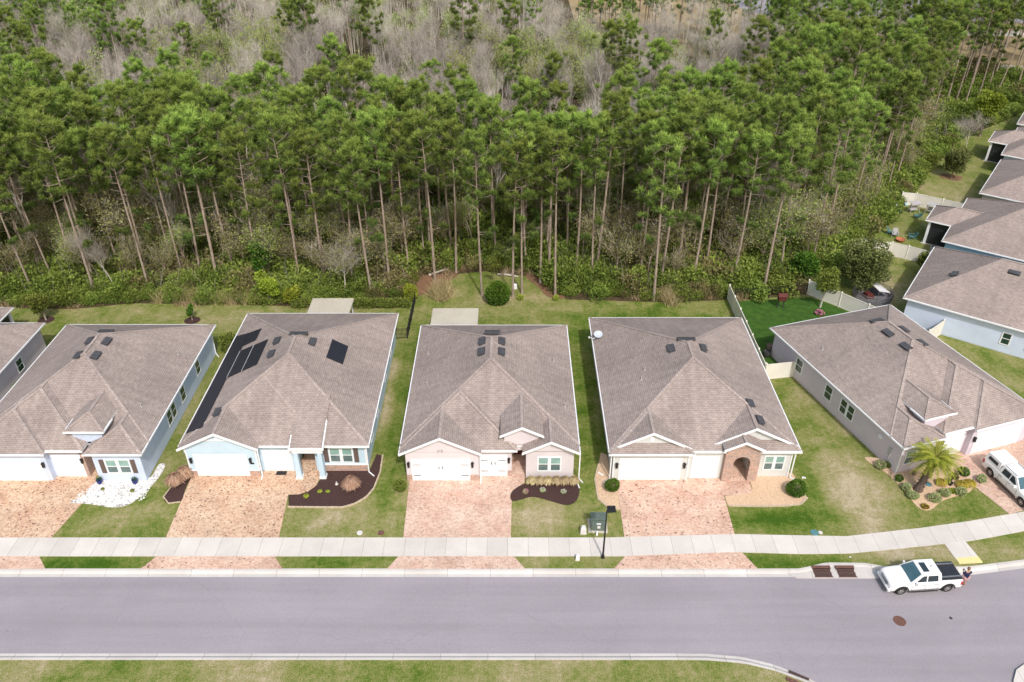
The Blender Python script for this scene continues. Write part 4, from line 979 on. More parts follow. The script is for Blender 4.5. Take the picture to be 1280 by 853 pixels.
# ------------------------------------------------------------------ person behind the truck, seen from above
def person():
    X,Y=31.62,37.9
    T=thing('person','person in navy top standing behind the pickup tailgate holding a small control','person',(X,Y,-.12),R(95))
    # facing +x locally
    J={'pel':(0,0,.95),'wst':(.0,0,1.08),'chs':(.02,0,1.32),'nk':(.04,0,1.50),'hd0':(.07,0,1.58),'hd1':(.09,0,1.68),
       'shL':(.02,.17,1.43),'elL':(.06,.25,1.16),'wrL':(.30,.10,1.14),'haL':(.38,.06,1.16),
       'shR':(.02,-.17,1.43),'elR':(.06,-.25,1.16),'wrR':(.30,-.10,1.14),'haR':(.38,-.06,1.16),
       'hpL':(0,.10,.90),'knL':(.03,.12,.50),'anL':(0,.13,.09),'toL':(.17,.14,.04),
       'hpR':(0,-.10,.90),'knR':(.03,-.12,.50),'anR':(0,-.13,.09),'toR':(.17,-.14,.04)}
    rad={'pel':.135,'wst':.13,'chs':.15,'nk':.055,'hd0':.075,'hd1':.095,'sh':.07,'el':.045,'wr':.032,'ha':.035,'hp':.095,'kn':.06,'an':.042,'to':.038}
    E=[('pel','wst'),('wst','chs'),('chs','nk'),('nk','hd0'),('hd0','hd1')]+[x for s_ in 'LR' for x in (('chs','sh'+s_),('sh'+s_,'el'+s_),('el'+s_,'wr'+s_),('wr'+s_,'ha'+s_),('pel','hp'+s_),('hp'+s_,'kn'+s_),('kn'+s_,'an'+s_),('an'+s_,'to'+s_))]
    def skin(name,keys,edges,mat,grow=0,sub=2):
        me=bpy.data.meshes.new(name); idx={k:i for i,k in enumerate(keys)}
        me.from_pydata([J[k] for k in keys],[(idx[a],idx[b]) for a,b in edges],[]); me.materials.append(mat)
        o=link(name,me,T); o.modifiers.new('skin','SKIN')
        for i,k in enumerate(keys):
            r=rad[k if k in rad else k[:2]]+grow; v=me.skin_vertices[0].data[i]; v.radius=(r,r*1.15 if k in('chs','pel','wst') else r); v.use_root=(i==0)
        s=o.modifiers.new('sub','SUBSURF'); s.levels=sub; s.render_levels=sub; return o
    # fingers
    keys=['pel']+[k for k in J if k!='pel']; edges=list(E)
    for s_,sg in (('L',1),('R',-1)):
        for f in range(4):
            a='f%s%d'%(s_,f); J[a]=(.43,sg*(.085-.022*f),1.17); J[a+'t']=(.455-.004*f,sg*(.07-.02*f),1.135); rad['f'+s_]=.011
            keys+= [a,a+'t']; edges+= [('ha'+s_,a),(a,a+'t')]
        a='f%st'%s_; J[a]=(.39,sg*.01,1.205); keys.append(a); edges.append(('ha'+s_,a))
    skin('body',keys,edges,M['skin'])
    skin('shirt',['wst','pel','chs','shL','shR','elL','elR'],[('pel','wst'),('wst','chs'),('chs','shL'),('chs','shR'),('shL','elL'),('shR','elR')],M['navy'],.022)
    skin('shorts',['pel','hpL','hpR','knL','knR'],[('pel','hpL'),('pel','hpR'),('hpL','knL'),('hpR','knR')],plain('pink_shorts',(.55,.33,.33),.85,.1,8),.024)
    b=MB(); b.lathe([(.03,.155),(.085,.13),(.107,.07),(.108,.0),(.09,-.05)][::-1],14,(.075,0,1.68)); b.build('hair',[M['hair']],T,smooth=True)
    b=MB()
    for y in (-.035,.035): b.lathe([(.001,-.012),(.012,0),(.001,.012)],8,(.188,y,1.67))
    b.hexa([(.18,-.015,1.62),(.21,-.015,1.62),(.21,.015,1.62),(.18,.015,1.62),(.18,-.008,1.66),(.19,-.008,1.66),(.19,.008,1.66),(.18,.008,1.66)]); b.build('face_features',[M['skin']],T)
    b=MB(); b.box(.10,.17,-.19,.19,1.22,1.30); b.build('shirt_stripe',[M['redcloth']],T)
    c=thing('remote_control','small grey remote control held in both hands of the standing person','remote control',(X+.4*math.cos(R(95)),Y+.4*math.sin(R(95)),1.07),R(95))
    b=MB(); b.box(-.05,.06,-.08,.08,0,.04); b.box(.0,.09,-.05,.05,.042,.052,0); b.build('case',[M['grey']],c)
    b=MB()
    for y in (-.05,.05): b.tube([(-.02,y,.04),(-.02,y,.075)],.008,6)
    b.build('stick',[M['black']],c)
person()

# ------------------------------------------------------------------ street things
# street lamp
T=thing('street_lamp','tall black street lamp with flat square head beside the green transformer','street lamp',(6.6,40.36,0))
b=MB(); b.tube([(0,0,0),(0,0,4.75)],[.075,.05],10); b.build('pole',[M['black']],T)
b=MB(); b.lathe([(.14,0),(.14,.12),(.09,.3),(.075,.32)],12); b.build('base',[M['black']],T)
b=MB(); b.bar((0,0,4.72),(.34,.05,4.86),.07,.07); b.build('arm',[M['black']],T)
b=MB(); b.hexa([(.0,-.30,4.82),(.62,-.26,4.84),(.62,.30,4.84),(.0,.30,4.82),(.04,-.26,4.97),(.58,-.22,4.98),(.58,.26,4.98),(.04,.26,4.97)]); b.build('lamp_head',[M['black']],T)
# transformer
T=thing('transformer_box','green metal transformer cabinet on a concrete pad by the lamp','utility box',(5.95,43.0,0),R(-2))
b=MB(); b.box(-.2,1.25,-.25,1.15,-.05,.1); b.build('pad',[M['concrete']],T)
b=MB(); b.hexa([(0,-.1,.1),(1.12,-.1,.1),(1.12,1.0,.1),(0,1.0,.1),(0,-.1,.72),(1.12,-.1,.72),(1.12,1.0,.86),(0,1.0,.86)]); b.build('cabinet',[M['green_box']],T,bevel=.03)
b=MB(); b.box(-.04,1.16,.22,1.04,.87,.91); b.box(.0,1.12,-.13,-.102,.15,.7); b.build('lid',[M['green_box']],T,bevel=.015)
b=MB(); b.box(.4,.72,-.11,.1,.725,.74); b.box(.45,.68,-.145,-.131,.38,.62); b.build('warning_label',[M['hub']],T)
def pedestal(label,x,y,w,h,mat,name='utility_pedestal',cat='utility pedestal'):
    T=thing(name,label,cat,(x,y,0))
    b=MB(); b.box(-w/2,w/2,-w/2.6,w/2.6,-.03,h*.72); b.hexa([(-w/2,-w/2.6,h*.72),(w/2,-w/2.6,h*.72),(w/2,w/2.6,h*.72),(-w/2,w/2.6,h*.72),(-w/3.2,-w/4,h),(w/3.2,-w/4,h),(w/3.2,w/4,h),(-w/3.2,w/4,h)]); b.build('case',[mat],T,bevel=w*.12)
    b=MB(); b.box(-w/2-.03,w/2+.03,-w/2.6-.03,w/2.6+.03,-.03,.07); b.build('base',[M['concrete']],T)
pedestal('squat pale grey domed pedestal in the lawn beside the transformer',5.35,42.75,.42,.72,M['hub'])
pedestal('short white pedestal in the verge between sidewalk and street',4.75,40.15,.26,.55,M['trim'])
pedestal('thin white marker post in front of the transformer',6.35,42.5,.10,.45,M['trim'],'marker_post','marker post')
def disc(name,label,x,y,r,mat,cat,z=.03,rect=None,ring=None):
    b=MB(); 
    if rect: b.box(x-rect[0]/2,x+rect[0]/2,y-rect[1]/2,y+rect[1]/2,z-.05,z+.01)
    else: b.lathe([(r,-.04),(r,.0),(r*.96,.012),(r*.86,.012),(r*.84,.006),(.001,.006)],24,(x,y,z))
    o=b.build(name,[mat],None); tag(o,label,cat); 
    bm=bmesh.new(); bm.from_mesh(o.data); bmesh.ops.translate(bm,vec=(-x,-y,-z),verts=bm.verts); bm.to_mesh(o.data); bm.free(); o.location=(x,y,z)
    return o
disc('valve_cover','round green meter lid in the lawn beside the curving sidewalk',22.75,42.78,.3,M['teal'],'meter lid')
disc('valve_cover','small pale round lid right beside the green meter lid',23.2,42.78,.16,M['hub'],'meter lid')
disc('valve_cover','white round meter lid in the brown lawn of the light blue house',-11.45,42.75,.22,M['hub'],'meter lid')
disc('meter_box','small brown square meter box by the sidewalk near the white round lid',-9.85,42.75,.2,M['rust'],'meter box',rect=(.45,.42))
disc('valve_cover','white pipe lid on the grass in the verge right of the curving walk',24.6,42.1-1.7,.07,M['hub'],'meter lid',z=.02)
disc('manhole_cover','rusty brown round manhole cover in the middle of the street',26.05,34.97,.42,M['rust'],'manhole cover',z=-.118)
o=disc('valve_cover','tiny dark valve lid in the street right of the manhole',29.6,35.2,.11,M['seam'],'valve lid',z=-.118)
# storm inlets: kerb box and grates
poly('kerb',[(20.2,38.55),(26.3,38.55),(26.3,39.15),(25.4,39.75),(22.8,39.8),(20.6,39.2),(19.6,39.0)],-.055,M['kerb'],thick=.1)
for k,(x,lab) in enumerate(((22.15,'left rusty storm drain grate in the kerb beside the white pickup'),(23.85,'right rusty storm drain grate, the one nearer the white pickup'))):
    T=thing('storm_drain',lab,'storm drain',(x,39.05,0),0,'storm drain grates in the kerb')
    b=MB(); b.box(-.62,.62,-.42,.22,-.055,-.045,1)
    for j in range(11): b.box(-.62+j*.118,-.58+j*.118,-.42,.22,-.045,-.015)
    b.box(-.66,.66,-.46,-.42,-.055,-.01); b.box(-.66,.66,-.10,-.06,-.045,-.012); b.box(-.66,.66,.22,.26,-.055,-.01); b.build('grate',[M['rust'],M['seam']],T)
    b=MB(); b.box(-.66,.66,.27,.50,-.055,.10); b.build('hood',[M['rust']],T)
    b=MB(); b.box(-.6,.6,.262,.272,-.03,.07); b.build('opening',[M['black']],T)
T=thing('storm_drain','rusty storm drain grate where the near kerb curves away','storm drain',(17.9,30.55,0),R(-28))
b=MB(); b.box(-.62,.62,-.2,.42,-.1,-.05,1)
for j in range(11): b.box(-.62+j*.118,-.58+j*.118,-.2,.42,-.05,-.02)
b.build('grate',[M['rust'],M['seam']],T); b=MB(); b.box(-.66,.66,-.45,-.21,-.05,.08); b.build('hood',[M['rust']],T)
# satellite dish on the eave of the cream house
X,Y=8.05,64.3
T=thing('satellite_dish','pale round satellite dish on the left eave of the cream house','satellite dish',(X,Y,3.33))
b=MB(); b.tube([(-.0,0,-.1),(0,0,.45),(-.1,-.1,.6)],.03,8); b.build('mast',[M['grey']],T)
b=MB(); ax=Vector((.12,-.55,.75)).normalized(); e1=ax.cross(Vector((0,0,1))).normalized(); e2=ax.cross(e1); c0=Vector((.1,-.1,.55))
pr=[(.001,0),(.16,.012),(.3,.045),(.42,.09)]
rr=[[c0+e1*(r*math.cos(2*math.pi*k/24))+e2*(r*.85*math.sin(2*math.pi*k/24))+ax*h for k in range(24)] for r,h in pr]
for i in range(3):
    for k in range(24): b.face([rr[i][k],rr[i][(k+1)%24],rr[i+1][(k+1)%24],rr[i+1][k]])
b.build('dish',[plain('dish_grey',(.45,.50,.58),.5,.1)],T,weld=True)
b=MB(); b.tube([(-.05,-.1,.35),(-.35,-.45,.30),(-.75,-.55,.5)],.035,8); b.box(-.85,-.7,-.62,-.5,.45,.6); b.build('feed_arm',[M['hub']],T)

# ------------------------------------------------------------------ fences
def vinyl_fence(label,pts,h=1.8,pitch=2.4,group='white vinyl fences'):
    T=thing('vinyl_fence',label,'fence',(pts[0][0],pts[0][1],0),0,None)
    o0=Vector((pts[0][0],pts[0][1],0))
    for i in range(len(pts)-1):
        p=Vector((*pts[i],0))-o0; q=Vector((*pts[i+1],0))-o0; L=(q-p).length; n=max(1,round(L/pitch)); d=(q-p)/n
        for k in range(n):
            a=p+d*k; e=a+d
            b=MB(); u=d.normalized()
            b.bar(a+u*.06+Vector((0,0,h/2)),e-u*.06+Vector((0,0,h/2)),.045,h-.22)
            m=int((e-a).length/.19)
            for j in range(m): 
                c=a+u*(.1+j*.19); 
            b.bar(a+u*.06+Vector((0,0,h-.08)),e-u*.06+Vector((0,0,h-.08)),.07,.10); b.bar(a+u*.06+Vector((0,0,.08)),e-u*.06+Vector((0,0,.08)),.07,.12)
            b.build('fence_panel',[M['vinyl']],T)
        for k in range(n+1):
            a=p+d*k
            if i>0 and k==0: continue
            b=MB(); b.box(a.x-.065,a.x+.065,a.y-.065,a.y+.065,-.05,h+.04); b.hexa([(a.x-.085,a.y-.085,h+.04),(a.x+.085,a.y-.085,h+.04),(a.x+.085,a.y+.085,h+.04),(a.x-.085,a.y+.085,h+.04),(a.x-.01,a.y-.01,h+.13),(a.x+.01,a.y-.01,h+.13),(a.x+.01,a.y+.01,h+.13),(a.x-.01,a.y+.01,h+.13)]); b.build('fence_post',[M['vinyl']],T)
    return T
vinyl_fence('long white fence running back along the cream house, seen almost edge on',[(23.92,77.4),(23.92,62.4)])
vinyl_fence('short white fence joining the long fence to the mauve grey house wall',[(24.0,62.25),(26.9,62.75)])
vinyl_fence('white fence behind the small tree at the corner of the dark green turf',[(33.0,78.5),(35.66,75.73),(37.72,73.27),(39.0,71.8)])
vinyl_fence('white fence partly behind the big round oak, below the lawn chairs',[(41.3,87.6),(42.75,88.7),(45.9,87.84),(47.5,86.9),(49.72,85.2),(51.5,84)])
vinyl_fence('farthest white fence, between the lawn chairs and the long back lawn',[(53.29,103.05),(55.04,102.66),(57.79,100.78),(59.87,99.16),(61.5,98)])
vinyl_fence('short white fence between the mauve grey house and the pale blue one',[(44.2,70.1),(41.9,68.2)])
def black_fence(label,pts,h=1.35):
    T=thing('metal_fence',label,'fence',(pts[0][0],pts[0][1],0)); o0=Vector((pts[0][0],pts[0][1],0))
    for i in range(len(pts)-1):
        p=Vector((*pts[i],0))-o0; q=Vector((*pts[i+1],0))-o0; L=(q-p).length; n=max(1,round(L/2)); d=(q-p)/n
        b=MB()
        for z in (.15,h-.2,h-.04): b.bar(p+Vector((0,0,z)),q+Vector((0,0,z)),.03,.035)
        m=int(L/.13)
        for k in range(m): a=p+(q-p)*(k+.5)/m; b.bar(a+Vector((0,0,.05)),a+Vector((0,0,h)),.018,.018)
        b.build('picket_panel',[M['black']],T)
        for k in range(n+1):
            if i>0 and k==0: continue
            a=p+d*k; b=MB(); b.box(a.x-.04,a.x+.04,a.y-.04,a.y+.04,-.05,h+.08); b.build('fence_post',[M['black']],T)
black_fence('black metal picket fence along the back of the dark green turf',[(24.6,77.3),(28.5,77.6),(32.9,78.4)])
black_fence('black metal fence between the light blue and the blush house',[(-10.65,76.6),(-10.7,69.4),(-12.2,69.3)],1.25)
black_fence('black metal fence along the wood behind the long back lawn',[(53.4,103.6),(58.5,111),(64,118)],1.2)
black_fence('black metal fence between the lawn chairs and the wood',[(42.9,89.6),(48,96),(52.8,102.4)],1.2)

# ------------------------------------------------------------------ yard furniture
def chair(label,x,y,rz,mat,group='chairs on the back lawn'):
    T=thing('garden_chair',label,'garden chair',(x,y,0),rz,group)
    b=MB(); b.hexa([(-.28,-.3,.36),(.28,-.3,.36),(.28,.3,.26),(-.28,.3,.26),(-.28,-.3,.40),(.28,-.3,.40),(.28,.3,.30),(-.28,.3,.30)]); b.build('seat',[mat],T)
    b=MB()
    for k in range(5): b.hexa([(-.28+k*.115,.26,.28),(-.18+k*.115,.26,.28),(-.18+k*.115,.30,.28),(-.28+k*.115,.30,.28),(-.30+k*.12,.55,1.0-.04*abs(k-2)),(-.2+k*.12,.55,1.0-.04*abs(k-2)),(-.2+k*.12,.59,1.0-.04*abs(k-2)),(-.3+k*.12,.59,1.0-.04*abs(k-2))])
    b.build('backrest',[mat],T)
    for s in (-1,1):
        b=MB(); b.box(min(s*.3,s*.42),max(s*.3,s*.42),-.36,.36,.56,.59); b.build('armrest',[mat],T)
        b=MB(); b.box(min(s*.33,s*.38),max(s*.33,s*.38),-.34,-.26,0,.56); b.build('leg',[mat],T)
        b=MB(); b.bar((s*.355,.34,.56),(s*.33,.5,0),.06,.05); b.build('leg',[mat],T)
for (px,py,rz,mat,lab) in ((1113,293,60,'teal','dark teal garden chair left of the orange fire bowl'),(1118,296,-20,'grey','grey garden chair touching the left side of the fire bowl group'),(1139,299,-100,'teal','dark green garden chair right of the orange fire bowl'),(1121,268,150,'teal','faded blue garden chair near the white post'),(1146,273,200,'teal','blue garden chair nearest the brown shrubs by the patio')):
    x,y=at(px,py); chair(lab,x,y,R(rz),M[mat])
x,y=at(1125,302); T=thing('fire_bowl','low orange clay fire bowl between the garden chairs','fire bowl',(x,y,0))
b=MB(); b.lathe([(.25,0),(.5,.22),(.56,.34),(.5,.34),(.42,.24),(.001,.2)],18); b.build('bowl',[M['orange']],T)
b=MB()
for k in range(3): b.tube([(.3*math.cos(k*2.1),.3*math.sin(k*2.1),0),(.33*math.cos(k*2.1),.33*math.sin(k*2.1),.16)],.05,6)
b.build('foot',[M['orange']],T)
def swing(px,py,rz,lab):
    x,y=at(px,py); T=thing('garden_swing',lab,'garden swing',(x,y,0),R(rz)); T.scale=(.72,.72,.85)
    for s in (-1,1):
        b=MB(); b.bar((s*.95,-.55,0),(s*.85,0,1.75),.07,.07); b.bar((s*.95,.55,0),(s*.85,0,1.75),.07,.07); b.build('frame',[M['grey']],T)
    b=MB(); b.hexa([(-1,-.65,1.6),(1,-.65,1.6),(1,.65,1.75),(-1,.65,1.75),(-1,-.65,1.65),(1,-.65,1.65),(1,.65,1.8),(-1,.65,1.8)]); b.build('canopy',[M['grey']],T)
    b=MB(); b.box(-.75,.75,-.25,.25,.5,.58); b.box(-.75,.75,.25,.32,.55,1.1); b.build('seat',[M['grey']],T)
swing(1163,268,-40,'grey garden swing with pale canopy against the white fence')
swing(1141,266,15,'small pale swing seat on the lawn, between the chairs and the far fence')
def simple_post(px,py,lab):
    x,y=at(px,py); T=thing('bird_bath',lab,'bird bath',(x,y,0))
    b=MB(); b.lathe([(.2,0),(.2,.08),(.08,.15),(.07,1.2),(.12,1.3)],14); b.build('pedestal',[M['hub']],T)
    b=MB(); b.lathe([(.12,1.3),(.38,1.42),(.42,1.46),(.34,1.44),(.001,1.38)],18); b.build('bowl',[M['hub']],T)
simple_post(1116,269,'white bird bath on a tall pedestal by the wood fence')
x,y=at(1126,254); T=thing('play_slide','small pale blue plastic slide at the corner of the far white fence','slide',(x,y,0),R(30))
b=MB(); b.hexa([(-.25,-1,.0),(.25,-1,.0),(.25,.3,1.1),(-.25,.3,1.1),(-.25,-1,.06),(.25,-1,.06),(.25,.3,1.18),(-.25,.3,1.18)]); b.build('chute',[M['panelblue']],T)
b=MB()
for k in range(4): b.box(-.25,.25,.42+.08*(3-k),.48+.08*(3-k),.2+.25*k,.25+.25*k)
for s in (-.27,.23): b.bar((s,.75,0),(s,.35,1.3),.05,.05)
b.build('ladder',[M['hub']],T)
# AC unit
x,y=at(1166,316); T=thing('air_conditioner','grey air conditioning unit by the white fence and patio of the mid blue house','air conditioner',(x,y,0),R(54))
b=MB(); b.box(-.42,.42,-.42,.42,.05,.8); b.build('case',[M['grey']],T,bevel=.03); b=MB(); b.lathe([(.34,.802),(.34,.82),(.28,.82),(.27,.806),(.001,.806)],16); b.build('fan_guard',[M['black']],T)
# mesh pen with tarp
x,y=at(1090,371); T=thing('garden_pen','round grey mesh pen under a sloping white tarp, between two houses','garden pen',(x,y,0),R(15))
for k in range(10):
    a0,a1=2*math.pi*k/10,2*math.pi*(k+1)/10; b=MB(); r=2.1
    p=Vector((r*math.cos(a0),r*math.sin(a0),0)); q=Vector((r*math.cos(a1),r*math.sin(a1),0))
    for z in (.05,.45,.9): b.bar(p+Vector((0,0,z)),q+Vector((0,0,z)),.04,.05)
    for j in range(9): c=p+(q-p)*j/9; b.bar(c,c+Vector((0,0,.9)),.03,.03)
    b.build('pen_panel',[M['net']],T)
b=MB(); b.lathe([(2.05,.01),(2.05,.03)],10); b.build('pen_floor',[M['net']],T)
b=MB(); b.hexa([(.0,-.9,1.15),(1.5,-.9,.75),(1.5,1.3,.75),(.0,1.3,1.35),(.0,-.9,1.18),(1.5,-.9,.78),(1.5,1.3,.78),(.0,1.3,1.38)]); b.build('tarp',[M['tarp']],T)
b=MB(); b.hexa([(-1.0,-.4,.1),(-.2,-.6,.1),(-.2,.5,.1),(-1.0,.5,.1),(-.9,-.3,.6),(-.3,-.5,.6),(-.3,.4,.6),(-.9,.4,.6)]); b.build('coop',[M['wood']],T)
b=MB()
for (u,v,h) in ((0,-.85,1.12),(0,1.25,1.3),(1.45,-.85,.74),(1.45,1.25,.74)): b.bar((u,v,0),(u,v,h),.05,.05)
b.build('pole',[M['net']],T)
# bird house / dark red box on post
x,y=at(975,385); T=thing('bird_feeder','dark red wooden feeder box on two posts behind the turf','bird feeder',(x,y,0))
b=MB(); b.box(-.4,.4,-.3,.3,1.0,1.55); b.build('box',[M['wood']],T); b=MB(); b.hexa([(-.5,-.4,1.55),(.5,-.4,1.55),(.5,.4,1.55),(-.5,.4,1.55),(-.5,0-.02,1.85),(.5,0-.02,1.85),(.5,.02,1.85),(-.5,.02,1.85)]); b.build('roof',[M['wood']],T)
for s in (-.3,.3): b=MB(); b.box(s-.05,s+.05,-.05,.05,0,1.0); b.build('leg',[M['seam']],T)
# pots / barrels
def pot(lab,x,y,r,h,mat,plantm=None,name='plant_pot',cat='plant pot'):
    T=thing(name,lab,cat,(x,y,.04))
    b=MB(); b.lathe([(r*.7,0),(r,h*.5),(r*.95,h*.92),(r*1.08,h),(r*.9,h),(r*.85,h*.85),(.001,h*.85)],16); b.build('pot',[mat],T,smooth=False)
    if plantm: 
        V,s=leafball(random.Random(int(x*100)),70,r*1.0,.09); V[:,:,2]+=h+r*.5; link('plant',npmesh('plant',V,4,M[plantm],s),T)

# ------------------------------------------------------------------ vegetation generators
def quads(c, d, w, l, rng):
    """leaf quads: centres c (n,3), direction d (n,3), width, length"""
    n=len(c); d=d/np.linalg.norm(d,axis=1,keepdims=True)
    r=rng.normal(size=(n,3)); s=np.cross(d,r); s/= np.linalg.norm(s,axis=1,keepdims=True)+1e-9
    w=np.asarray(w).reshape(-1,1)*np.ones((n,1)); l=np.asarray(l).reshape(-1,1)*np.ones((n,1))
    a=c-d*l*.5; e=c+d*l*.5
    return np.stack([a, c+s*w*.5, e, c-s*w*.5],axis=1)
def tris(c, d, w, l, rng):
    n=len(c); d=d/np.linalg.norm(d,axis=1,keepdims=True)
    r=rng.normal(size=(n,3)); s=np.cross(d,r); s/= np.linalg.norm(s,axis=1,keepdims=True)+1e-9
    w=np.asarray(w).reshape(-1,1); l=np.asarray(l).reshape(-1,1)
    return np.stack([c-s*w*.5, c+s*w*.5, c+d*l],axis=1)
def leafball(rnd,n,r,size,sq=.85,lump=5,hollow=.45):
    rng=np.random.default_rng(rnd.randrange(1<<30))
    d=rng.normal(size=(n,3)); d/=np.linalg.norm(d,axis=1,keepdims=True)
    L=rng.normal(size=(lump,3)); L/=np.linalg.norm(L,axis=1,keepdims=True)
    bul=.78+.30*np.max(np.clip((d@L.T-.3)/.7,0,1),axis=1)
    rad=r*bul*(hollow+(1-hollow)*rng.random(n)**.45)
    c=d*rad[:,None]; c[:,2]*=sq
    dd=d+rng.normal(size=(n,3))*.6
    V=quads(c,dd,size*(.5+.5*rng.random(n)),size*(.8+.7*rng.random(n)),rng)
    sh=np.clip(.20+.38*(c[:,2]/(r*sq)*.5+.5)+.30*(rad/(r*bul+1e-6)-.5)+rng.normal(size=n)*.14,0,1)  # light and shade painted into leaf colour: higher and outer leaves lighter
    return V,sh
def merge(parts):
    return np.concatenate([p[0] for p in parts]),np.concatenate([p[1] for p in parts])
for k,(X,Y) in enumerate(((-33.2,48.05),(-30.35,48.05))):
    pot('cobalt blue glazed pot on the white rocks, '+('left' if k==0 else 'right')+' of the two below the shuttered window',X,Y,.22,.42,M['pot_blue'],'bushg')
for (px,py,r,h,m,lab) in ((958,446,.36,.62,'seam','dark open barrel in the corner by the white fence'),(962,438,.34,.6,'pot_clay','clay coloured barrel behind the dark one by the white fence')):
    x,y=at(px,py); pot(lab,x,y,r,h,M[m])
for (px,py,m,lab) in ((1161,597,'seam','dark round pot left of the pair, on the gravel by the palm'),(1186,603,'black','black pot, upper of two, beside the orange plant'),(1187,607,'black','black pot, lower of two, beside the orange plant'),(1142,594,'pot_clay','small brown pot against the front wall near the palm')):
    x,y=at(px,py); pot(lab,x,y,.17,.3,M[m])
x,y=at(1160,606); disc('irrigation_cover','round teal lid on the gravel between palm and orange plant',x,y,.27,M['teal'],'garden lid',z=.06)
# hose bibs and small downspout extensions: white splash pieces beside the round bushes
def tree_obj(name,label,cat,loc,rz,scale,crown,trunk,group=None,cname='crown'):
    T=thing(name,label,cat,loc,rz,group); T.scale=scale if hasattr(scale,'__len__') else (scale,)*3
    if trunk: link('trunk',trunk,T)
    if crown: link(cname,crown,T)
    return T
# ---- pine variants
def pine_mesh(seed,H=19.5):
    rnd=random.Random(seed); rng=np.random.default_rng(seed)
    b=MB(); bx=rnd.uniform(-.45,.45); by=rnd.uniform(-.45,.45)
    ax=lambda z:Vector((bx*math.sin(z/H*2.2),by*math.sin(z/H*2.6),z))
    zs=[-.3,.3,1,3,6,9,12,14.5,16.5,17.8,H-.9]; rr=[.22,.165,.15,.135,.125,.11,.095,.075,.05,.03,.012]
    b.tube([ax(z) for z in zs],rr,7)
    base=H*rnd.uniform(.46,.64); Vs=[];Ss=[]; puffs=[]
    nb=rnd.randint(21,29); az=rnd.random()*6.28
    for i in range(nb):
        t=i/(nb-1); z=base+(H-.5-base)*t**.9; az+=2.4+rnd.uniform(-.5,.5)
        prof=math.sin(math.pi*(.20+.66*t)); Lb=2.75*prof*(rnd.uniform(.4,1.18) if t<.85 else rnd.uniform(.6,.9))
        up=.1+.65*t+rnd.uniform(-.1,.15)
        p0=ax(z); d=Vector((math.cos(az),math.sin(az),up)).normalized()
        p1=p0+d*Lb*.6+Vector((0,0,-.05)); p2=p0+d*Lb+Vector((0,0,.12*Lb))
        b.tube([p0,p1,p2],[.034,.022,.01],4,cap=False)
        puffs.append((p2,rnd.uniform(.42,.62)))
        for q in range(rnd.randint(1,3)):
            s=rnd.uniform(.4,1.0); off=Vector((rnd.uniform(-.5,.5),rnd.uniform(-.5,.5),rnd.uniform(-.05,.4)))
            puffs.append((p0+d*Lb*s+off,rnd.uniform(.32,.52)))
            if rnd.random()<.5: b.tube([p0+d*Lb*s*.7,p0+d*Lb*s+off],[.02,.008],3,cap=False)
    for k in range(7): puffs.append((ax(H-.5)+Vector((rnd.uniform(-1,1),rnd.uniform(-1,1),rnd.uniform(-.35,.3))),.42))
    # a few bare dead stubs below the crown
    for i in range(7):
        z=rnd.uniform(H*.28,base); a=rnd.random()*6.28; l=rnd.uniform(.3,1.3); p0=ax(z); b.tube([p0,p0+Vector((math.cos(a)*l,math.sin(a)*l,rnd.uniform(-.1,.25)*l))],[.025,.008],3,cap=False)
    if rnd.random()<.6:
        for i in range(rnd.randint(1,2)):
            z=rnd.uniform(H*.33,H*.45); a=rnd.random()*6.28; l=rnd.uniform(1.0,1.9); p0=ax(z); p1=p0+Vector((math.cos(a)*l,math.sin(a)*l,.15)); b.tube([p0,p1],[.035,.012],4,cap=False)
            for q in range(4): puffs.append((p1+Vector((rnd.uniform(-.5,.5),rnd.uniform(-.5,.5),rnd.uniform(-.1,.3))),.42))
    for (c,r) in puffs:
        n=84; d=rng.normal(size=(n,3)); d[:,2]+=.45; d/=np.linalg.norm(d,axis=1,keepdims=True)
        cc=np.array(c)+d*r*.12+rng.normal(size=(n,3))*r*.18
        Vs.append(tris(cc,d+rng.normal(size=(n,3))*.15,.085*(.7+.6*rng.random(n)),r*(.75+.5*rng.random(n)),rng))
        zrel=(c[2]-base)/(H-base); Ss.append(np.clip(.16+.28*zrel+.36*d[:,2]+rng.normal(size=n)*.12+rnd.uniform(-.14,.14),0,1))  # top light painted into needle colour: upper puffs and upward needles lighter
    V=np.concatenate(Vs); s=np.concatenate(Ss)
    return b.mesh('pine_trunk',[M['bark']]),npmesh('pine_crown',V,3,M['pine'],s),V,s,b
NPV=9
pines=[pine_mesh(100+i,19.5) for i in range(NPV)]
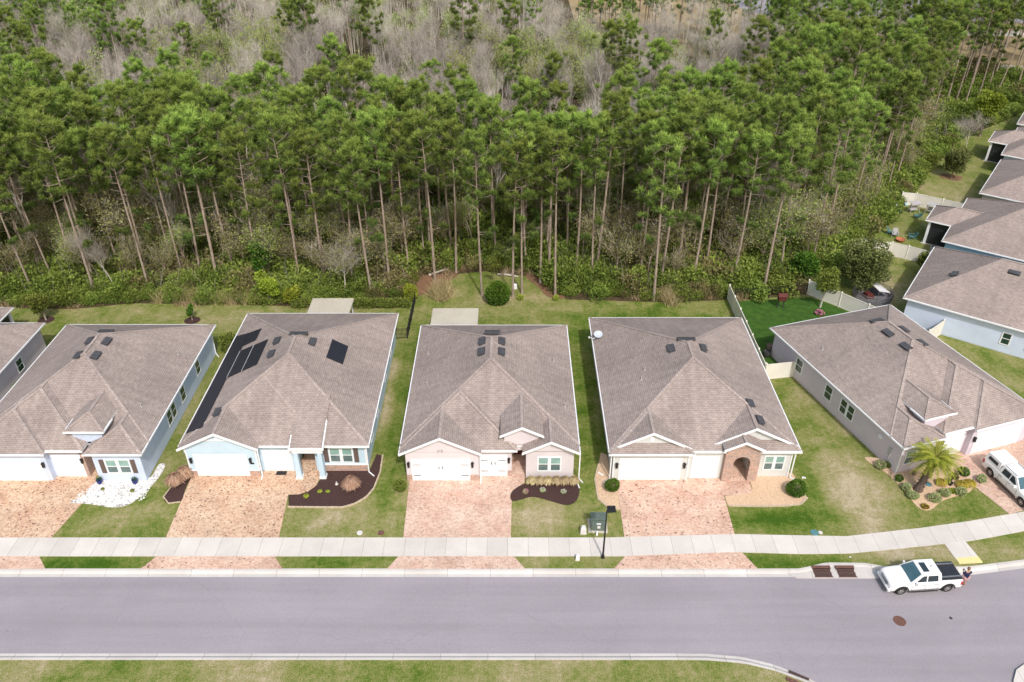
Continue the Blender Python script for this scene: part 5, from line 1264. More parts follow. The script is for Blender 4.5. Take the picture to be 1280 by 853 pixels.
# ---- bare tree variants
def bare_mesh(seed,H=13,spread=.5,nt=2500,mat='twig',leaf=None,wmul=1.0,bark='bark_pale',ntop=3,name='bare',tw=.023):
    rnd=random.Random(seed); rng=np.random.default_rng(seed); b=MB(); tips=[]
    def br(p,d,l,r,dep):
        k=3; pts=[p]; q=p
        for i in range(k):
            d=(d+Vector((rnd.uniform(-.16,.16),rnd.uniform(-.16,.16),rnd.uniform(-.02,.12)))).normalized(); q=q+d*l/k; pts.append(q)
        b.tube(pts,[r*(1-.35*i/k) for i in range(k+1)],6 if dep==0 else (4 if dep<3 else 3),cap=False)
        if dep>=3: tips.append((q,d,l)); tips.append(((p+q)/2,d,l)); return
        for i in range(rnd.randint(3,4) if dep>0 else 6):
            t=rnd.uniform(.35,1) if dep else rnd.uniform(.38,1); bp=p+(q-p)*t
            a=rnd.random()*6.28; sp=spread*rnd.uniform(.6,1.3); nd=(d+Vector((math.cos(a)*sp,math.sin(a)*sp,.15))).normalized()
            br(bp,nd,l*rnd.uniform(.42,.62),r*.55*(1-.3*t),dep+1)
    br(Vector((0,0,-.2)),Vector((0,0,1)),H*.62,H*.0095,0)
    tp=np.array([t[0] for t in tips]); td=np.array([t[1] for t in tips]); idx=rng.integers(0,len(tips),nt)
    c=tp[idx]+rng.normal(size=(nt,3))*.28; d=td[idx]+rng.normal(size=(nt,3))*.55; d[:,2]+=.35
    V=tris(c,d,tw*wmul*(.6+.8*rng.random(nt)),.9*(.5+rng.random(nt)),rng); s=np.clip(.35+.45*rng.random(nt)+.15*(c[:,2]/H-.5),0,1)
    cm=npmesh(name+'_twigs',V,3,M[mat],s)
    lm=None; Lf=None
    if leaf:
        n=leaf[1]; idx=rng.integers(0,len(tips),n); c=tp[idx]+rng.normal(size=(n,3))*leaf[3]; d=rng.normal(size=(n,3)); LV=quads(c,d,leaf[2]*.6,leaf[2],rng); ls=np.clip(.15+.5*rng.random(n)+.35*(c[:,2]/H-.3),0,1)
        lm=npmesh(name+'_leaves',LV,4,M[leaf[0]],ls); Lf=(LV,ls)
    return b.mesh(name+'_trunk',[M[bark]]),cm,lm,V,s,b,Lf
bares=[bare_mesh(200+i,random.Random(i).uniform(12,14.5),.5) for i in range(5)]
springs=[bare_mesh(300+i,12.5,.55,900,'twig',('spring',2000,.26,.5),name='spring') for i in range(3)]
broads=[bare_mesh(400+i,9,.7,300,'twig',('shrub',3800,.32,.55),name='broad',bark='bark') for i in range(3)]
# ---- shrub variants
def shrub_mesh(seed,mat,n=1350,r=1.3,size=.165,sq=.8):
    rnd=random.Random(seed); parts=[]
    for k in range(6):
        a=rnd.random()*6.28; q=rnd.uniform(0,.75)*r; rr=r*rnd.uniform(.45,.72)
        V,s=leafball(rnd,n//6,rr,size,sq); V=V+np.array([q*math.cos(a),q*math.sin(a),rr*sq*rnd.uniform(.7,1.25)]); parts.append((V,np.clip(s+rnd.uniform(-.12,.12),0,1)))
    V,s=merge(parts); return V,s
shrubsV=[shrub_mesh(500+i,'shrub') for i in range(5)]
brushV=[shrub_mesh(520+i,'olive',1050,1.2,.15) for i in range(3)]
shrubM=[npmesh('shrub_leaves',V,4,M['shrub'],s) for V,s in shrubsV]; brushM=[npmesh('brush_leaves',V,4,M['olive'],s) for V,s in brushV]

def xf(V,x,y,z,rz,sx,sz):
    c,s=math.cos(rz),math.sin(rz); W=V.copy(); X=V[...,0]*c-V[...,1]*s; Y=V[...,0]*s+V[...,1]*c
    W[...,0]=X*sx+x; W[...,1]=Y*sx+y; W[...,2]=V[...,2]*sz+z; return W
def visible(x,y,h=14,m=60):
    a=proj(x,y,0); c=proj(x,y,h); return (-m<a[0]<1280+m or -m<c[0]<1280+m) and a[1]>-30
def housefree(x,y):
    return y>forest_edge(x)+.3
# front pines whose feet were measured in the photograph
feet=[(38.8,332),(43.8,320),(56,334),(86,306),(116,322),(113,318),(100,310),(125,296),(135,296),(187,364),(184,340),(229,347),(252,350),(270,342),(294,344),(307,330),(360,322),(375,356),(397,296),(386,297),(337,295),(439,330),(440,358),(465,372),(472,325),(495,310),(512,345),(543.7,352),(570,341),(565,317),(602.5,370),(484,312),(526,297),(551,292),(519,287),(641,372),(652.5,367),(657.5,337),(675,355),(686,346),(694,371),(710,317),(719,350),(740,355),(770,329),(791,312),(817,376),(826,355),(882,341),(896,319),(935,326),(870,292),(955,362),(900,300),(959,297),(992,306),(1027,265),(1004,297),(15,300),(620,322),(590,300),(845,315),(1015,330),(975,345)]
pinepos=[]
for px,py in feet:
    x,y=at(px,py); 
    pinepos.append((x,y,random.uniform(.88,1.02)))
rnd=random.Random(11)
def far_ok(x,y,lst,d):
    return all((x-p[0])**2+(y-p[1])**2>d*d for p in lst)
def pine_prob(x,y):
    px,py=proj(x,y,0)
    e=forest_edge(x)
    depth=y-e
    if depth<3: return 0
    if x<-38:   # left: mixed wood reaching back
        return .95 if y<104-(x+38)*.10 else (.30 if x<-78 else .05)
    if px>950: return .95 if depth<75 else (.55 if y<172 or y>195 else .7)
    lim=98-2.5*math.sin(x*.16)
    if y<lim: return .95
    if 170<y<205 and x>14: return 1
    if x>14 and y>150: return 0
    return .05
tries=0
while len(pinepos)<540 and tries<60000:
    tries+=1
    y=75+(rnd.random()**1.25)*150; w=.68*(y*CC+25); x=rnd.uniform(-w,w)
    if not housefree(x,y) or not visible(x,y): continue
    if rnd.random()>pine_prob(x,y): continue
    if x>57 and y<forest_edge(x)+8: continue
    if not far_ok(x,y,pinepos,2.5 if y<112 else 3.4): continue
    pinepos.append((x,y,rnd.uniform(.72,1.08)))
pinepos.sort(key=lambda p:p[1]*CC+ (p[0]/400)**2)
def where(x):
    if x<-45: return 'at the far left of the wood'
    if x<-28: return 'behind the pale blue house at left'
    if x<-11: return 'behind the light blue house'
    if x<7: return 'behind the blush house'
    if x<25: return 'behind the cream house'
    if x<45: return 'behind the dark green turf'
    return 'beyond the backs of the right hand houses'
def depthw(x,y):
    d=y-forest_edge(x)
    return 'front row' if d<8 else ('second row' if d<18 else ('inner' if d<40 else 'far off'))
extra=[]; ntrunk=0
for i,(x,y,s) in enumerate(pinepos):
    k=rnd.randrange(NPV); rz=rnd.random()*6.28
    if i<295:
        T=thing('pine_tree',depthw(x,y)+' tall tufted pine '+where(x),'pine tree',(x,y,0),rz,'tall pines of the wood'); T.scale=(s,s,s)
        T.rotation_euler=(rnd.uniform(-.035,.035),rnd.uniform(-.035,.035),rz); T.scale=(s*rnd.uniform(.85,1.15),s*rnd.uniform(.85,1.15),s)
        link('trunk',pines[k][0],T); link('crown',pines[k][1],T)
    else: extra.append((x,y,s,k,rz))
if extra:
    Vs=[];Ss=[];b=MB()
    for (x,y,s,k,rz) in extra:
        V,sh=pines[k][2],pines[k][3]; sel=np.arange(0,len(V),3 if y>150 else 2); W=xf(V[sel],x,y,0,rz,s,s); 
        c=W.mean(axis=1,keepdims=True); W=c+(W-c)*1.5
        Vs.append(W); Ss.append(np.clip(sh[sel]+rnd.uniform(-.12,.12),0,1))
        b.tube([(x,y,-.2),(x+rnd.uniform(-.2,.2),y,9*s),(x+rnd.uniform(-.3,.3),y,19*s)],[.2*s,.14*s,.03],5,cap=False)
    tag(link('pine_wood',npmesh('pine_wood',np.concatenate(Vs),3,M['pine'],np.concatenate(Ss))),'mass of far pine crowns at the back of the wood','pine wood',kind='stuff')
    tag(b.build('pine_wood_trunks',[M['bark']]),'thin far pine trunks at the back of the wood','pine trunks',kind='stuff')
# mid storey: small trees filling the trunk zone
mids=[]; tries=0
while len(mids)<285 and tries<20000:
    tries+=1; x=rnd.uniform(-75,62); y=forest_edge(x)+4+rnd.random()*26
    if not visible(x,y,5,20) or not far_ok(x,y,mids,2.1): continue
    if -12<x<7 and y<88: continue
    mids.append((x,y))
midmesh=[bare_mesh(600+i,7.5,.75,420,'twig',('mid' if i<2 else 'olive',1500,.20,.55),name='mid',bark='bark') for i in range(4)]
for (x,y) in mids:
    s=rnd.uniform(.65,1.25); m=midmesh[rnd.randrange(4)]; T=thing('understory_tree',depthw(x,y)+' small tree under the pines '+where(x),'small tree',(x,y,0),rnd.random()*6.28,'small trees under the pines'); T.scale=(s*1.1,s*1.1,s)
    link('trunk',m[0],T); link('leaves',m[2],T); link('twigs',m[1],T)
# bare and budding trees
barepos=[]; tries=0
def bare_prob(x,y):
    d=y-forest_edge(x)
    if d<9: return 0
    px=proj(x,y,0)[0]
    if px>950: return .22 if d<60 else (.3 if y<165 else 0)
    if x<-38: return .3 if y<104-(x+38)*.10 else .9
    lim=98-2.5*math.sin(x*.16)
    if y<lim: return .10
    if y>170 and x>10: return 0
    return 1
while len(barepos)<720 and tries<80000:
    tries+=1
    y=84+(rnd.random()**1.1)*185; w=.68*(y*CC+25); x=rnd.uniform(-w,w)
    if not housefree(x,y) or not visible(x,y): continue
    if rnd.random()>bare_prob(x,y): continue
    if not far_ok(x,y,barepos,2.9): continue
    barepos.append((x,y,rnd.uniform(.85,1.15)))
barepos.sort(key=lambda p:p[1])
nb=0; ex=[]
for i,(x,y,s) in enumerate(barepos):
    rz=rnd.random()*6.28; clump=math.sin(x*.11+1)*math.cos(y*.09)+rnd.uniform(-.6,.6)
    kind='spring' if clump>.35 else ('broad' if clump<-.85 else 'bare')
    if i<290:
        if kind=='bare':
            m=bares[rnd.randrange(5)]; T=thing('bare_tree',depthw(x,y)+' leafless grey tree '+where(x),'bare tree',(x,y,0),rz,'leafless grey trees of the wood'); T.scale=(s*.95,s*.95,s)
            link('trunk',m[0],T); link('twigs',m[1],T)
        elif kind=='spring':
            m=springs[rnd.randrange(3)]; T=thing('budding_tree',depthw(x,y)+' tree in thin new leaf '+where(x),'budding tree',(x,y,0),rz,'budding trees of the wood'); T.scale=(s,s,s)
            link('trunk',m[0],T); link('twigs',m[1],T); link('leaves',m[2],T)
        else:
            m=broads[rnd.randrange(3)]; T=thing('broadleaf_tree',depthw(x,y)+' round green tree '+where(x),'broadleaf tree',(x,y,0),rz,'dark broadleaf trees of the wood'); T.scale=(s,s,s)
            link('trunk',m[0],T); link('leaves',m[2],T)
    else: ex.append((x,y,s,rz,kind))
Vs=[];Ss=[];b=MB();LVs=[];LS=[]
for (x,y,s,rz,kind) in ex:
    m=(bares[rnd.randrange(5)] if kind!='spring' else springs[rnd.randrange(3)])
    V,sh=m[3],m[4]; sel=np.arange(0,len(V),2); W=xf(V[sel],x,y,0,rz,s,s); c=W.mean(axis=1,keepdims=True); W=c+(W-c)*1.12
    Vs.append(W); Ss.append(np.clip(sh[sel]+rnd.uniform(-.2,.15),0,1))
    if m[6]: LVs.append(xf(m[6][0][::2],x,y,0,rz,s,s)); LS.append(m[6][1][::2])
    for q in range(3): b.tube([(x+rnd.uniform(-.6,.6),y,-.2),(x+rnd.uniform(-1.2,1.2),y+rnd.uniform(-.5,.5),10.5*s)],[.075,.02],4,cap=False)
tag(link('bare_wood',npmesh('bare_wood',np.concatenate(Vs),3,M['twig'],np.concatenate(Ss))),'grey haze of leafless twigs far back in the wood','bare wood',kind='stuff')
tag(b.build('bare_wood_trunks',[M['bark_pale']]),'pale trunks far back in the leafless wood','bare trunks',kind='stuff')
if LVs: tag(link('budding_wood',npmesh('budding_wood',np.concatenate(LVs),4,M['spring'],np.concatenate(LS))),'new leaves of far off budding trees','budding wood',kind='stuff')
# undergrowth
U={'shrub':[[],[]],'olive':[[],[]]}
cnt=0; tries=0
while cnt<3300 and tries<60000:
    tries+=1
    t=rnd.random(); 
    if t<.62: x=rnd.uniform(-70,60); y=forest_edge(x)+rnd.random()**1.2*24
    elif t<.8: x=rnd.uniform(28,100); y=forest_edge(x)+rnd.random()*26
    else: y=rnd.uniform(98,170); w=.68*(y*CC+25); x=rnd.uniform(-w,w)
    d=y-forest_edge(x)
    if d<.8 or not visible(x,y,3,20): continue
    if x>12 and y>180: continue
    if -11<x<6 and d<1.5: continue
    big=.75+.5*math.sin(x*.35)*math.cos(y*.3)
    s=rnd.uniform(.75,1.5)*(big*.5+.85)*(0.62 if d<2.5 else 1)
    pat=math.sin(x*.23+.7)+math.cos(y*.19)+rnd.uniform(-.9,.9)
    kind='shrub' if (pat>-1.1 and d<16) or rnd.random()<.4 else 'olive'
    V,sh=(shrubsV[rnd.randrange(5)] if kind=='shrub' else brushV[rnd.randrange(3)])
    far=1 if d<4.5 else (2 if d<20 else 4)
    sel=np.arange(rnd.randrange(far),len(V),far); W=xf(V[sel],x,y,-.1,rnd.random()*6.28,s,s*rnd.uniform(.8,1.35)); c=W.mean(axis=1,keepdims=True); W=c+(W-c)*(.9 if far==1 else (1.1 if far==2 else 1.45))
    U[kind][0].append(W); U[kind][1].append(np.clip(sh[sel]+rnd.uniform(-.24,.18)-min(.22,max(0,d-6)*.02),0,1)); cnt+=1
tag(link('undergrowth',npmesh('undergrowth',np.concatenate(U['shrub'][0]),4,M['shrub'],np.concatenate(U['shrub'][1]))),'dense green undergrowth filling the floor of the wood','undergrowth',kind='stuff')
tag(link('brush',npmesh('brush',np.concatenate(U['olive'][0]),4,M['olive'],np.concatenate(U['olive'][1]))),'olive and brownish brush between the pines','brush',kind='stuff')
# thin twigs standing in the undergrowth
rng=np.random.default_rng(5)
n=11000; xx=rng.uniform(-75,75,n); dd=rng.random(n)**.9*34+1.5; yy=np.array([forest_edge(a) for a in xx])+dd
c=np.stack([xx,yy,rng.random(n)*1.2],1); d=np.stack([rng.normal(size=n)*.25,rng.normal(size=n)*.25,np.ones(n)],1)
V=tris(c,d,.035+.03*rng.random(n),1.2+2.6*rng.random(n),rng); tag(link('dry_twigs',npmesh('dry_twigs',V,3,M['twig'],.1+.5*rng.random(n))),'thin leafless stems standing through the undergrowth','dry twigs',kind='stuff')
# dry grass along the wood's edge
def tufts(pts,n,h,spread,mat,name,label,cat):
    Vs=[];Ss=[]
    for (x,y) in pts:
        c=np.stack([x+rng.normal(size=n)*spread,y+rng.normal(size=n)*spread,np.zeros(n)],1); d=np.stack([rng.normal(size=n)*.45,rng.normal(size=n)*.45,np.ones(n)],1)
        Vs.append(tris(c,d,.05*np.ones(n),h*(.5+.7*rng.random(n)),rng)); Ss.append(rng.random(n))
    return tag(link(name,npmesh(name,np.concatenate(Vs),3,M[mat],np.concatenate(Ss))),label,cat,kind='stuff')
pts=[]
for i in range(420):
    x=rnd.uniform(-62,33); dens=.45+.55*math.sin(x*.3+2)*math.sin(x*.07+1.2)
    if rnd.random()<.33*max(.08,dens): pts.append((x,forest_edge(x)+rnd.uniform(-.4,1.3)))
tufts(pts,70,.95,.3,'drytan','dry_grass','dry tan grass along the edge of the wood','dry grass')
def ptsin(cx,cy,rx,ry,n): return [(cx+rnd.gauss(0,1)*rx,cy+rnd.gauss(0,1)*ry) for i in range(n)]
tufts(ptsin(-35.5,77.0,2.2,.35,18)+ptsin(-29.5,77,1.5,.4,10)+ptsin(-8.0,78.6,.5,1.2,16)+ptsin(17.3,77.4,.8,.7,16),90,1.5,.25,'drytan','reed_clump','tall straw coloured reeds at the edge of the wood','reeds')

# ------------------------------------------------------------------ individual plants
def bush(name,label,cat,x,y,r,mat,n=1500,size=.11,sq=.9,group=None,h=None,z=.03,lump=6):
    T=thing(name,label,cat,(x,y,z),0,group)
    V,s=leafball(rnd,n,r,size,sq,lump,.55); V[:,:,2]+=r*sq*.92; V[:,:,2]=np.maximum(V[:,:,2],.02)
    link('foliage',npmesh('foliage',V,4,M[mat],s),T)
    b=MB()
    for k in range(4): a=k*1.6; b.tube([(0,0,-.05),(.25*r*math.cos(a),.25*r*math.sin(a),r*.8)],[.03,.012],5)
    b.build('stem',[M['bark']],T); return T
bush('round_bush','clipped round green bush at the left corner of the cream house','bush',8.0,47.25,.62,'bushg',2600,.085)
bush('round_bush','dark round bush in tan gravel at the right corner of the cream house','bush',22.45,46.9,.80,'bushg',3000,.10,.92)
bush('round_bush','bright green loose bush in the lawn at the left corner of the blush house','bush',-8.98,47.3,.58,'shrub',1500,.12,1)
bush('round_bush','big round arching green bush on the back lawn of the blush house','bush',-1.55,76.6,1.35,'bushg',3800,.20,.95)
bush('side_shrub','dark shrub at the back corner of the pale blue house','shrub',-28.4,67.3,1.0,'shrub',1500,.16,1.0)
for k,(x,y,r) in enumerate(((-45.5,63.3,.8),(-45.3,61.6,.75),(-45.5,60.0,.75))):
    bush('side_shrub',('rear','middle','front')[k]+' green shrub of three against the mauve house at the far left','shrub',x,y,r,'shrub',1000,.15)
# flowers in the curved bed
for k,(px,py,w) in enumerate(((657,617,'left pink and white flower clump in the curved mulch bed'),(678.5,615,'middle white flower clump in the curved mulch bed'),(704.5,617,'right white flower clump in the curved mulch bed'))):
    x,y=at(px,py); T=thing('flower_clump',w,'flower clump',(x,y,.05),0,'flower clumps in the curved mulch bed')
    V,s=leafball(rnd,160,.24,.10,.6); V[:,:,2]+=.16; link('leaves',npmesh('leaves',V,4,M['varieg'],s),T)
    V,s=leafball(rnd,90,.26,.08,.6); V[:,:,2]+=.2; link('blossom',npmesh('blossom',V,4,M['flower'] if k==0 else M['hub'],s),T)
def fountain(name,label,x,y,r,h,mat,n=1600,group=None,cat='ornamental grass'):
    T=thing(name,label,cat,(x,y,.04),0,group); Vs=[];Ss=[]
    for k in range(n):
        a=rnd.random()*6.283; t=rnd.random()**.6; hh=h*rnd.uniform(.7,1.15)*(1-.35*t); R_=r*t*rnd.uniform(.8,1.15); w=.035
        dx,dy=math.cos(a),math.sin(a); pts=[(R_*q**1.1*.95, hh*math.sin(min(1,q*1.05)*math.pi*(.5+.28*t)) ) for q in (0,.35,.7,1.0)]
        sx,sy=-dy*w,dx*w; c=rnd.random()
        for i in range(3):
            (r0,z0),(r1,z1)=pts[i],pts[i+1]
            Vs.append([(dx*r0-sx,dy*r0-sy,z0),(dx*r0+sx,dy*r0+sy,z0),(dx*r1+sx*(.8-.25*i),dy*r1+sy*(.8-.25*i),z1),(dx*r1-sx*(.8-.25*i),dy*r1-sy*(.8-.25*i),z1)]); Ss.append(max(0,min(1,.15+.45*c+.15*i)))
    link('blades',npmesh('blades',np.array(Vs),4,M[mat],Ss),T); return T
x,y=at(221,606); fountain('fountain_grass','rusty brown arching grass clump, front of the pair beside the left driveway edge',x,y,.92,1.2,'drygrass',900,'dry grass clumps left of the light blue house')
x,y=at(232,598); fountain('fountain_grass','rusty brown arching grass clump, rear of the pair beside the light blue garage',x,y,.88,1.2,'drygrass',900,'dry grass clumps left of the light blue house')
x,y=at(440,612); fountain('fountain_grass','single rusty brown grass clump in the dark mulch below the shuttered window',x,y,.85,1.35,'drygrass',1300)
for k in range(6):
    fountain('muhly_grass','pale tan grass clump under the window of the blush house, number '+['one','two','three','four','five','six'][k]+' from its left' if False else 'pale tan feathery grass clump in the row under the window of the blush house',1.55+k*.68,47.95,.55,.85,'drytan',520,'pale grass clumps under the window')
for (px,py,m,r,lab) in ((422,586,'palm',.2,'small grey green plant near the window end of the dark mulch bed'),(400,616,'lime',.19,'small yellow green plant, middle of three in the dark mulch bed'),(410,616,'lime',.16,'smallest yellow plant, right of three in the dark mulch bed'),(383,622,'lime',.22,'green and yellow plant at the tip of the dark mulch bed'),(129,613,'shrub',.16,'tiny green plant at the left on the white rocks'),(166,615,'shrub',.18,'tiny green plant at the right on the white rocks')):
    x,y=at(px,py); fountain('small_plant',lab,x,y,r*1.3,r*1.4,m,110,cat='small plant')
x,y=at(421,606); T=thing('garden_light','small white garden ornament in the dark mulch bed','ornament',(x,y,.04)); b=MB(); b.lathe([(.09,0),(.07,.12),(.03,.16),(.06,.24),(.001,.3)],10); b.build('figure',[M['hub']],T)
b=MB(); b.lathe([(.14,-.02),(.14,.02)],10); b.build('base',[M['concrete']],T)
# door mat
b=MB(); b.box(-.42,.42,-.22,.22,0,.03); o=b.build('door_mat',[M['rubber']]); tag(o,'dark mat on the pavers before the small garage door of the light blue house','mat'); o.location=(*at(352,592),.03)
# splash blocks
# palm and garden of the mauve house
x,y=at(1147,613); T=thing('palm_tree','date palm with leaning trunk and yellow green crown in front of the mauve grey house','palm tree',(x,y,0))
b=MB(); tp=(.62,.25,2.9); b.tube([(0,0,-.1),(.02,0,.1),(.12,.05,.7),(.33,.12,1.6),tp],[.42,.36,.25,.24,.30],12)
for k in range(60):
    t=k/60; a=k*2.4; c=Vector((.02+.6*t,.25*t,.15+2.7*t)); r=.25; p=c+Vector((math.cos(a)*r,math.sin(a)*r,0)); b.bar(p,p+Vector((math.cos(a)*.10,math.sin(a)*.10,.12)),.09,.04)
b.build('trunk',[M['bark_palm']],T)
Vs=[];Ss=[]; b=MB()
for k in range(74):
    a=k*2.39996; el=1.30-1.45*(k/74)+rnd.uniform(-.1,.1); L_=2.15*rnd.uniform(.85,1.1); dh=Vector((math.cos(a),math.sin(a),0)); p=Vector(tp)+Vector((0,0,.1)); pts=[p]; v=el
    for i in range(9):
        p=p+(dh*math.cos(v)+Vector((0,0,math.sin(v))))*L_/9; v-=.16; pts.append(p)
    b.tube(pts,[.03-.0028*i for i in range(10)],4,cap=False)
    for i in range(1,10):
        for s in (-1,1):
            for q in (0,.33,.66):
                c=pts[i-1].lerp(pts[i],q); side=dh.cross(Vector((0,0,1)))*s; ll=.42*(1-abs(i-4)/8); d=(side*.8+dh*.6+Vector((0,0,-.12))).normalized()*ll; w=dh*.028
                Vs.append([tuple(c-w),tuple(c+w),tuple(c+d+w*.25),tuple(c+d-w*.25)]); Ss.append(max(0,min(1,.15+.5*math.sin(max(0,v+.9))+.28*(i/9)+rnd.uniform(-.15,.15)+.25*(k/58)*(i/9))))
link('fronds',npmesh('fronds',np.array(Vs),4,M['palm'],Ss),T); b.build('frond_stems',[plain('frond_stem',(.28,.26,.06),.7,.2)],T)
for (px,py,r,m,sq,lab) in ((1123,601,.34,'bushg',.8,'small bright green bush at the left of the palm garden'),(1132,612,.42,'varieg',.7,'pale variegated shrub, rear of two left of the palm foot'),(1140,622,.45,'varieg',.65,'pale variegated shrub, front of two left of the palm foot'),(1167,626,.5,'varieg',.7,'round pale variegated shrub at the front edge of the palm garden'),(1180,619,.42,'varieg',.7,'pale variegated shrub in the middle of the garden front edge'),(1200,618,.45,'varieg',.7,'pale variegated shrub at the right of the garden front edge'),(1225,602,.42,'varieg',.8,'pale variegated shrub by the driveway'),
    (1203,594,.45,'bushg',.8,'dark green shrub by the driveway behind the orange plants'),(1192,598,.35,'shrub',.7,'low green shrub left of the dark green one'),(1101,585,.5,'varieg',.7,'pale shrub against the side wall of the mauve grey house'),(1112,584,.38,'shrub',.8,'dark green shrub against the side wall next to the pale one'),(1156,635,.3,'croton',.5,'low yellowish plant at the tip of the gravel garden'),(1189,616,.28,'lime',.6,'small lime plant between the pale shrubs')):
    x,y=at(px,py); bush('garden_shrub',lab,'shrub',x,y,r,m,700 if r>.35 else 400,.10,sq)
for (px,py,r,lab) in ((1176,606,.55,'orange tinted spiky plant right of the palm'),(1202,609,.6,'larger orange tinted spiky plant, left half of the pair by the driveway'),(1212,607,.55,'orange tinted spiky plant, right half of the pair by the driveway')):
    x,y=at(px,py); fountain('spiky_plant',lab,x,y,r,.5,'croton',500,cat='spiky plant')
# yard trees
def small_tree(label,x,y,h,cr,mat,n=2600,size=.2,sq=.9,name='yard_tree',lean=0,bark='bark',th=.09,lumps=9,squz=1.0,ch=None):
    T=thing(name,label,'tree',(x,y,0)); b=MB(); ch=ch or (h-cr*sq)
    top=(lean,0,ch); b.tube([(0,0,-.1),(lean*.3,0,ch*.5),top],[th*1.3,th,th*.7],8)
    for k in range(9):
        a=k*2.4; rr=cr*.7; b.tube([(lean*.7,0,ch*.7),(lean+rr*.5*math.cos(a),rr*.5*math.sin(a),ch+cr*.0),(lean+rr*math.cos(a),rr*math.sin(a),ch+cr*.35*math.sin(k))],[th*.45,th*.3,.01],5)
    b.build('trunk',[M[bark]],T); parts=[]
    for k in range(lumps):
        a=rnd.random()*6.28; q=cr*rnd.uniform(.25,.62); zz=rnd.uniform(-.45,.55)*cr*squz; rr=cr*rnd.uniform(.38,.52)
        V,s=leafball(rnd,n//lumps,rr,size,sq,4,.3); V=V+np.array([lean+q*math.cos(a),q*math.sin(a),ch+zz]); parts.append((V,np.clip(s+.12*zz/cr+rnd.uniform(-.08,.08),0,1)))
    V,s=leafball(rnd,n//4,cr*.7,size,sq,5,.1); V=V+np.array([lean,0,ch]); parts.append((V,s*.8))
    V,s=merge(parts); V[:,:,2]=np.maximum(V[:,:,2],.15); link('crown',npmesh('crown',V,4,M[mat],s),T); return T
small_tree('small dark round tree in a mulch ring at the left end of the back lawns',-49.57,73.0,3.4,1.45,'shrub',2400,.17)
small_tree('slim young tree in a mulch ring behind the pale blue house',-33.99,72.95,2.5,.55,'bushg',900,.14,1.4,squz=1.8,lumps=5,ch=1.25,th=.05)
small_tree('big loose grey green oak overhanging the white fence and mesh pen',39.6,79.6,6.0,3.3,'oak',9500,.22,.85,lumps=16,th=.2)
small_tree('small tree with pink flowers round its foot, in the dark green turf',33.6,75.6,4.9,1.5,'shrub',2400,.2,1.1,bark='bark_pale',lean=.35,squz=1.3)
small_tree('small round olive tree on the long back lawn at upper right',64.7,112.6,4.6,2.2,'oak',3600,.24,.85)
small_tree('tall yellow green cone shaped tree behind the dark screened patio',77.5,130.5,9.5,2.6,'cone',6000,.3,1.0,squz=1.9,lumps=16,name='cone_tree',th=.16,ch=5.2)
small_tree('dark shrub like tree against the rear corner of the nearest pale blue house',*at(1152,342),2.6,1.2,'shrub',1600,.2)
small_tree('larger lime green bush at the wood edge left of the patio cover',-26.6,76.6,3.6,1.6,'lime',2200,.2)
small_tree('second, paler lime bush right beside the patio cover and the first lime tree',-24.0,76.3,2.6,1.2,'lime',1200,.2)
small_tree('bright green young tree in the wood edge above the light blue roof',-27.6,79.2,6.4,1.5,'bushg',2200,.24,1.2,squz=1.6)
bush('lime_bush','lime bush by the end of the hedge and black fence','bush',-11.2,77.2,.85,'lime',1200,.14,1.3)
small_tree('vivid green shrub tree behind the turf fence, near the pine foot',*at(1000,352),4.2,1.9,'bushg',2600,.22)
x,y=at(1024,393); T=thing('flower_clump','pink flowers around the foot of the tree in the dark green turf','flower clump',(x,y,.02))
V,s=leafball(rnd,260,.55,.13,.5); V[:,:,2]+=.25; link('blossom',npmesh('blossom',V,4,M['flower'],s),T); V,s=leafball(rnd,200,.6,.13,.4); V[:,:,2]+=.16; link('leaves',npmesh('leaves',V,4,M['shrub'],s),T)
# pale leafless yard trees
def bare_single(label,x,y,h,sp,seed,mat='twig',leaf=None):
    m=bare_mesh(seed,h,sp,1500,mat,leaf,.8,name='pale'); T=thing('leafless_tree',label,'leafless tree',(x,y,0)); link('trunk',m[0],T); link('twigs',m[1],T)
    if m[2]: link('leaves',m[2],T)
bare_single('white leafless tree beside the long back lawn, next to the dark screened patio',71.2,122.5,6.0,1.1,901)
bare_single('pale leafless spreading tree behind the light blue house roof',-18.7,78.0,7.6,1.35,902,leaf=('spring',900,.17,.45))
bare_single('slender pale birch like tree at the wood edge right of the small dark round tree',-44.2,78.6,7.5,.5,903)
# hedge
T=thing('hedge','low clipped green hedge behind the light blue house','hedge',(-23.5,75.6,0)); parts=[]
for k in range(26):
    xx=k*.48; V,s=leafball(rnd,240,.62,.15,.95); parts.append((V+np.array([xx,rnd.uniform(-.1,.1),.62]),s))
V,s=merge(parts); V[:,:,2]=np.maximum(V[:,:,2],.03); link('foliage',npmesh('foliage',V,4,M['shrub'],s),T)
b=MB()
for k in range(13): b.tube([(k*.96,0,-.05),(k*.96,0,.7)],[.03,.015],5)
b.build('stem',[M['bark']],T)
# individual edge shrubs
k=0; placed=[]
for i in range(900):
    x=rnd.uniform(-64,76); y=forest_edge(x)+rnd.uniform(.4,3.2)
    if -24.5<x<-10.8 and y<77.5: continue
    if -11<x<6.5 and (y<84.2 and y-forest_edge(x)<1.2): continue
    if not visible(x,y,2,0) or not far_ok(x,y,placed,1.9): continue
    if len(placed)>=105: break
    placed.append((x,y)); big=x>26; s=rnd.uniform(.75,1.15)*(1.5 if big else 1.0)
    ol=rnd.random()<.2; T=thing('wild_shrub',('olive brown' if ol else 'leafy green')+' wild shrub at the grass edge '+where(x),'shrub',(x,y,-.05),rnd.random()*6.28,'wild shrubs along the edge of the wood'); T.scale=(s,s,s*rnd.uniform(.85,1.3))
    link('foliage',(brushM[rnd.randrange(3)] if ol else shrubM[rnd.randrange(5)]),T)
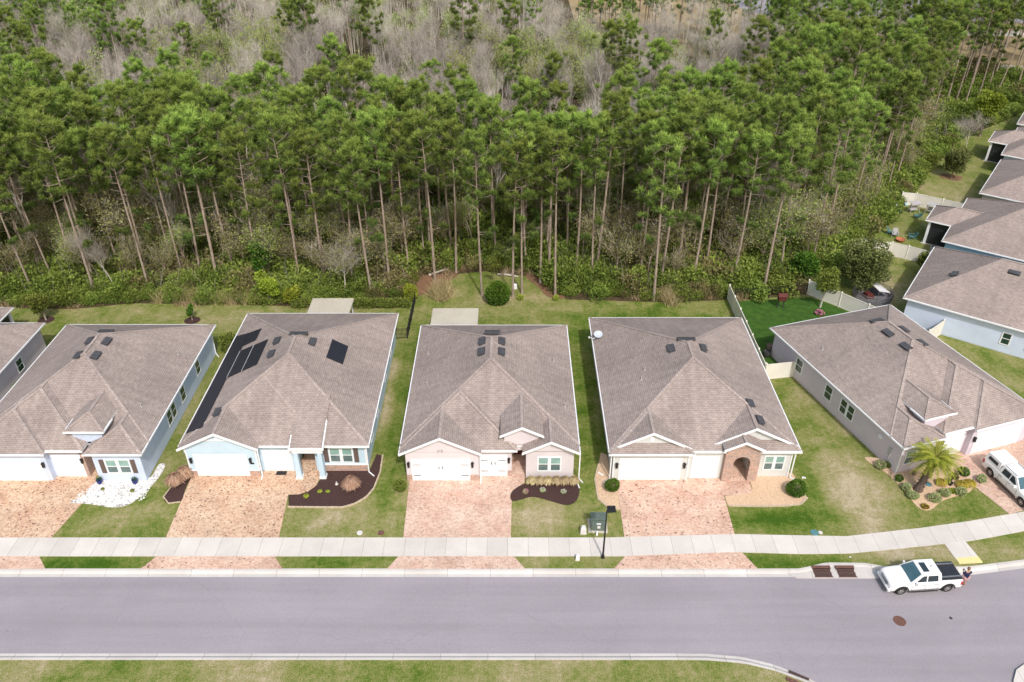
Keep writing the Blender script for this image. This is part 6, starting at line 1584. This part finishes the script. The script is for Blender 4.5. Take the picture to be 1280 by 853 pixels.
# fallen log and debris
for (a,e,lab) in (((622,344),(648,347),'pale fallen log on the back lawn bump'),((536,345),(566,336),'thin fallen branch at the edge of the wood behind the blush house')):
    p=at(*a); q=at(*e); b=MB(); b.tube([(0,0,.12),((q[0]-p[0])*.5,(q[1]-p[1])*.5,.2),(q[0]-p[0],q[1]-p[1],.1)],[.13,.11,.07],7); 
    for t in (.3,.6): b.tube([((q[0]-p[0])*t,(q[1]-p[1])*t,.15),((q[0]-p[0])*t+.3,(q[1]-p[1])*t+.3,.6)],[.05,.015],5)
    o=b.build('fallen_log',[M['bark_pale']]); o.location=(*p,0); tag(o,lab,'log')
x,y=at(644,361); pedestal('small white utility box at the edge of the bump lawn behind the blush house',x,y,.4,.6,M['trim'])
for (px,py,r,lab) in ((650,375,.42,'small olive bush on the lawn right of the big round bush'),(695,375,.4,'small green bush at the right end of the straw bed')):
    x,y=at(px,py); bush('lawn_bush',lab,'bush',x,y,r,'lime',400,.12,.7)
# stone edging pieces around beds (one border per bed)
def border(lab,pts,mat,w=.12):
    b=MB()
    for i in range(len(pts)-1):
        p,q=Vector((*pts[i],.05)),Vector((*pts[i+1],.05)); L=(q-p).length; n=max(1,int(L/.3))
        for k in range(n): a=p+(q-p)*(k/n); e=p+(q-p)*((k+.93)/n); b.bar(a,e,w*rnd.uniform(.85,1.15),.1)
    o=b.build('bed_border',[mat]); tag(o,lab,'bed border')
st=plain('edging_stone',(.52,.42,.32),.85,.2,5)
border('tan stone edging curving round the big dark mulch bed',[(-17.45,45.42),(-15,45.38),(-13.2,45.38),(-12.3,45.75),(-11.5,46.5),(-11.05,47.5),(-10.8,49.4),(-10.88,51.5)],st)
border('tan stone edging round the gravel left of the cream house',[(8.3,45.1),(7.4,45.48),(6.8,46.3),(6.72,48.5),(7.2,50.4)],st)
border('stone edging round the gravel right of the cream house',[(16.9,45.55),(19,45.5),(21,45.52),(22.6,45.72),(23.35,46.45)],st)
border('pale edging round the small mulch bed left of the light blue garage',[(-27.0,49.3),(-27.55,46.5),(-26.9,45.8),(-26.0,45.95)],st,.08)
# white downspout extensions lying in the beds
for (px,py,qx,qy,lab) in ((748,592,754,595,'white drain pipe end left of the clipped bush of the cream house'),(1003,598,1007,599,'white drain pipe end right of the dark round bush'),(721,603,724,611,'white drain pipe at the right end of the pale grasses')):
    p=at(px,py); q=at(qx,qy); b=MB(); b.bar((0,0,.12),(q[0]-p[0],q[1]-p[1],.08),.09,.08); b.box(-.06,.06,-.05,.05,0,.14); o=b.build('drain_pipe',[M['trim']]); o.location=(*p,0); tag(o,lab,'drain pipe')

# ------------------------------------------------------------------ light
w=bpy.data.worlds.new('World'); S.world=w; w.use_nodes=True; nt=w.node_tree
sky=nt.nodes.new('ShaderNodeTexSky'); sky.sky_type='NISHITA'; sky.sun_disc=False
sd=Vector((.64,-2.3,2.75)).normalized()
el=math.asin(sd.z); azi=math.atan2(sd.x,sd.y)
sky.sun_elevation=el; sky.sun_rotation=azi; sky.air_density=2.0; sky.dust_density=4.0; sky.ozone_density=1.0
bg=nt.nodes['Background']; nt.links.new(sky.outputs[0],bg.inputs[0]); bg.inputs[1].default_value=.15
sun=bpy.data.lights.new('sun','SUN'); sun.energy=2.85; sun.angle=R(2.5); sun.color=(1,.96,.925)
so=bpy.data.objects.new('sun',sun); C.objects.link(so); so.rotation_euler=sd.to_track_quat('Z','Y').to_euler()
S.view_settings.view_transform='Standard'; S.view_settings.look='None'; S.view_settings.exposure=0
try: S.cycles.use_denoising=True
except Exception: pass
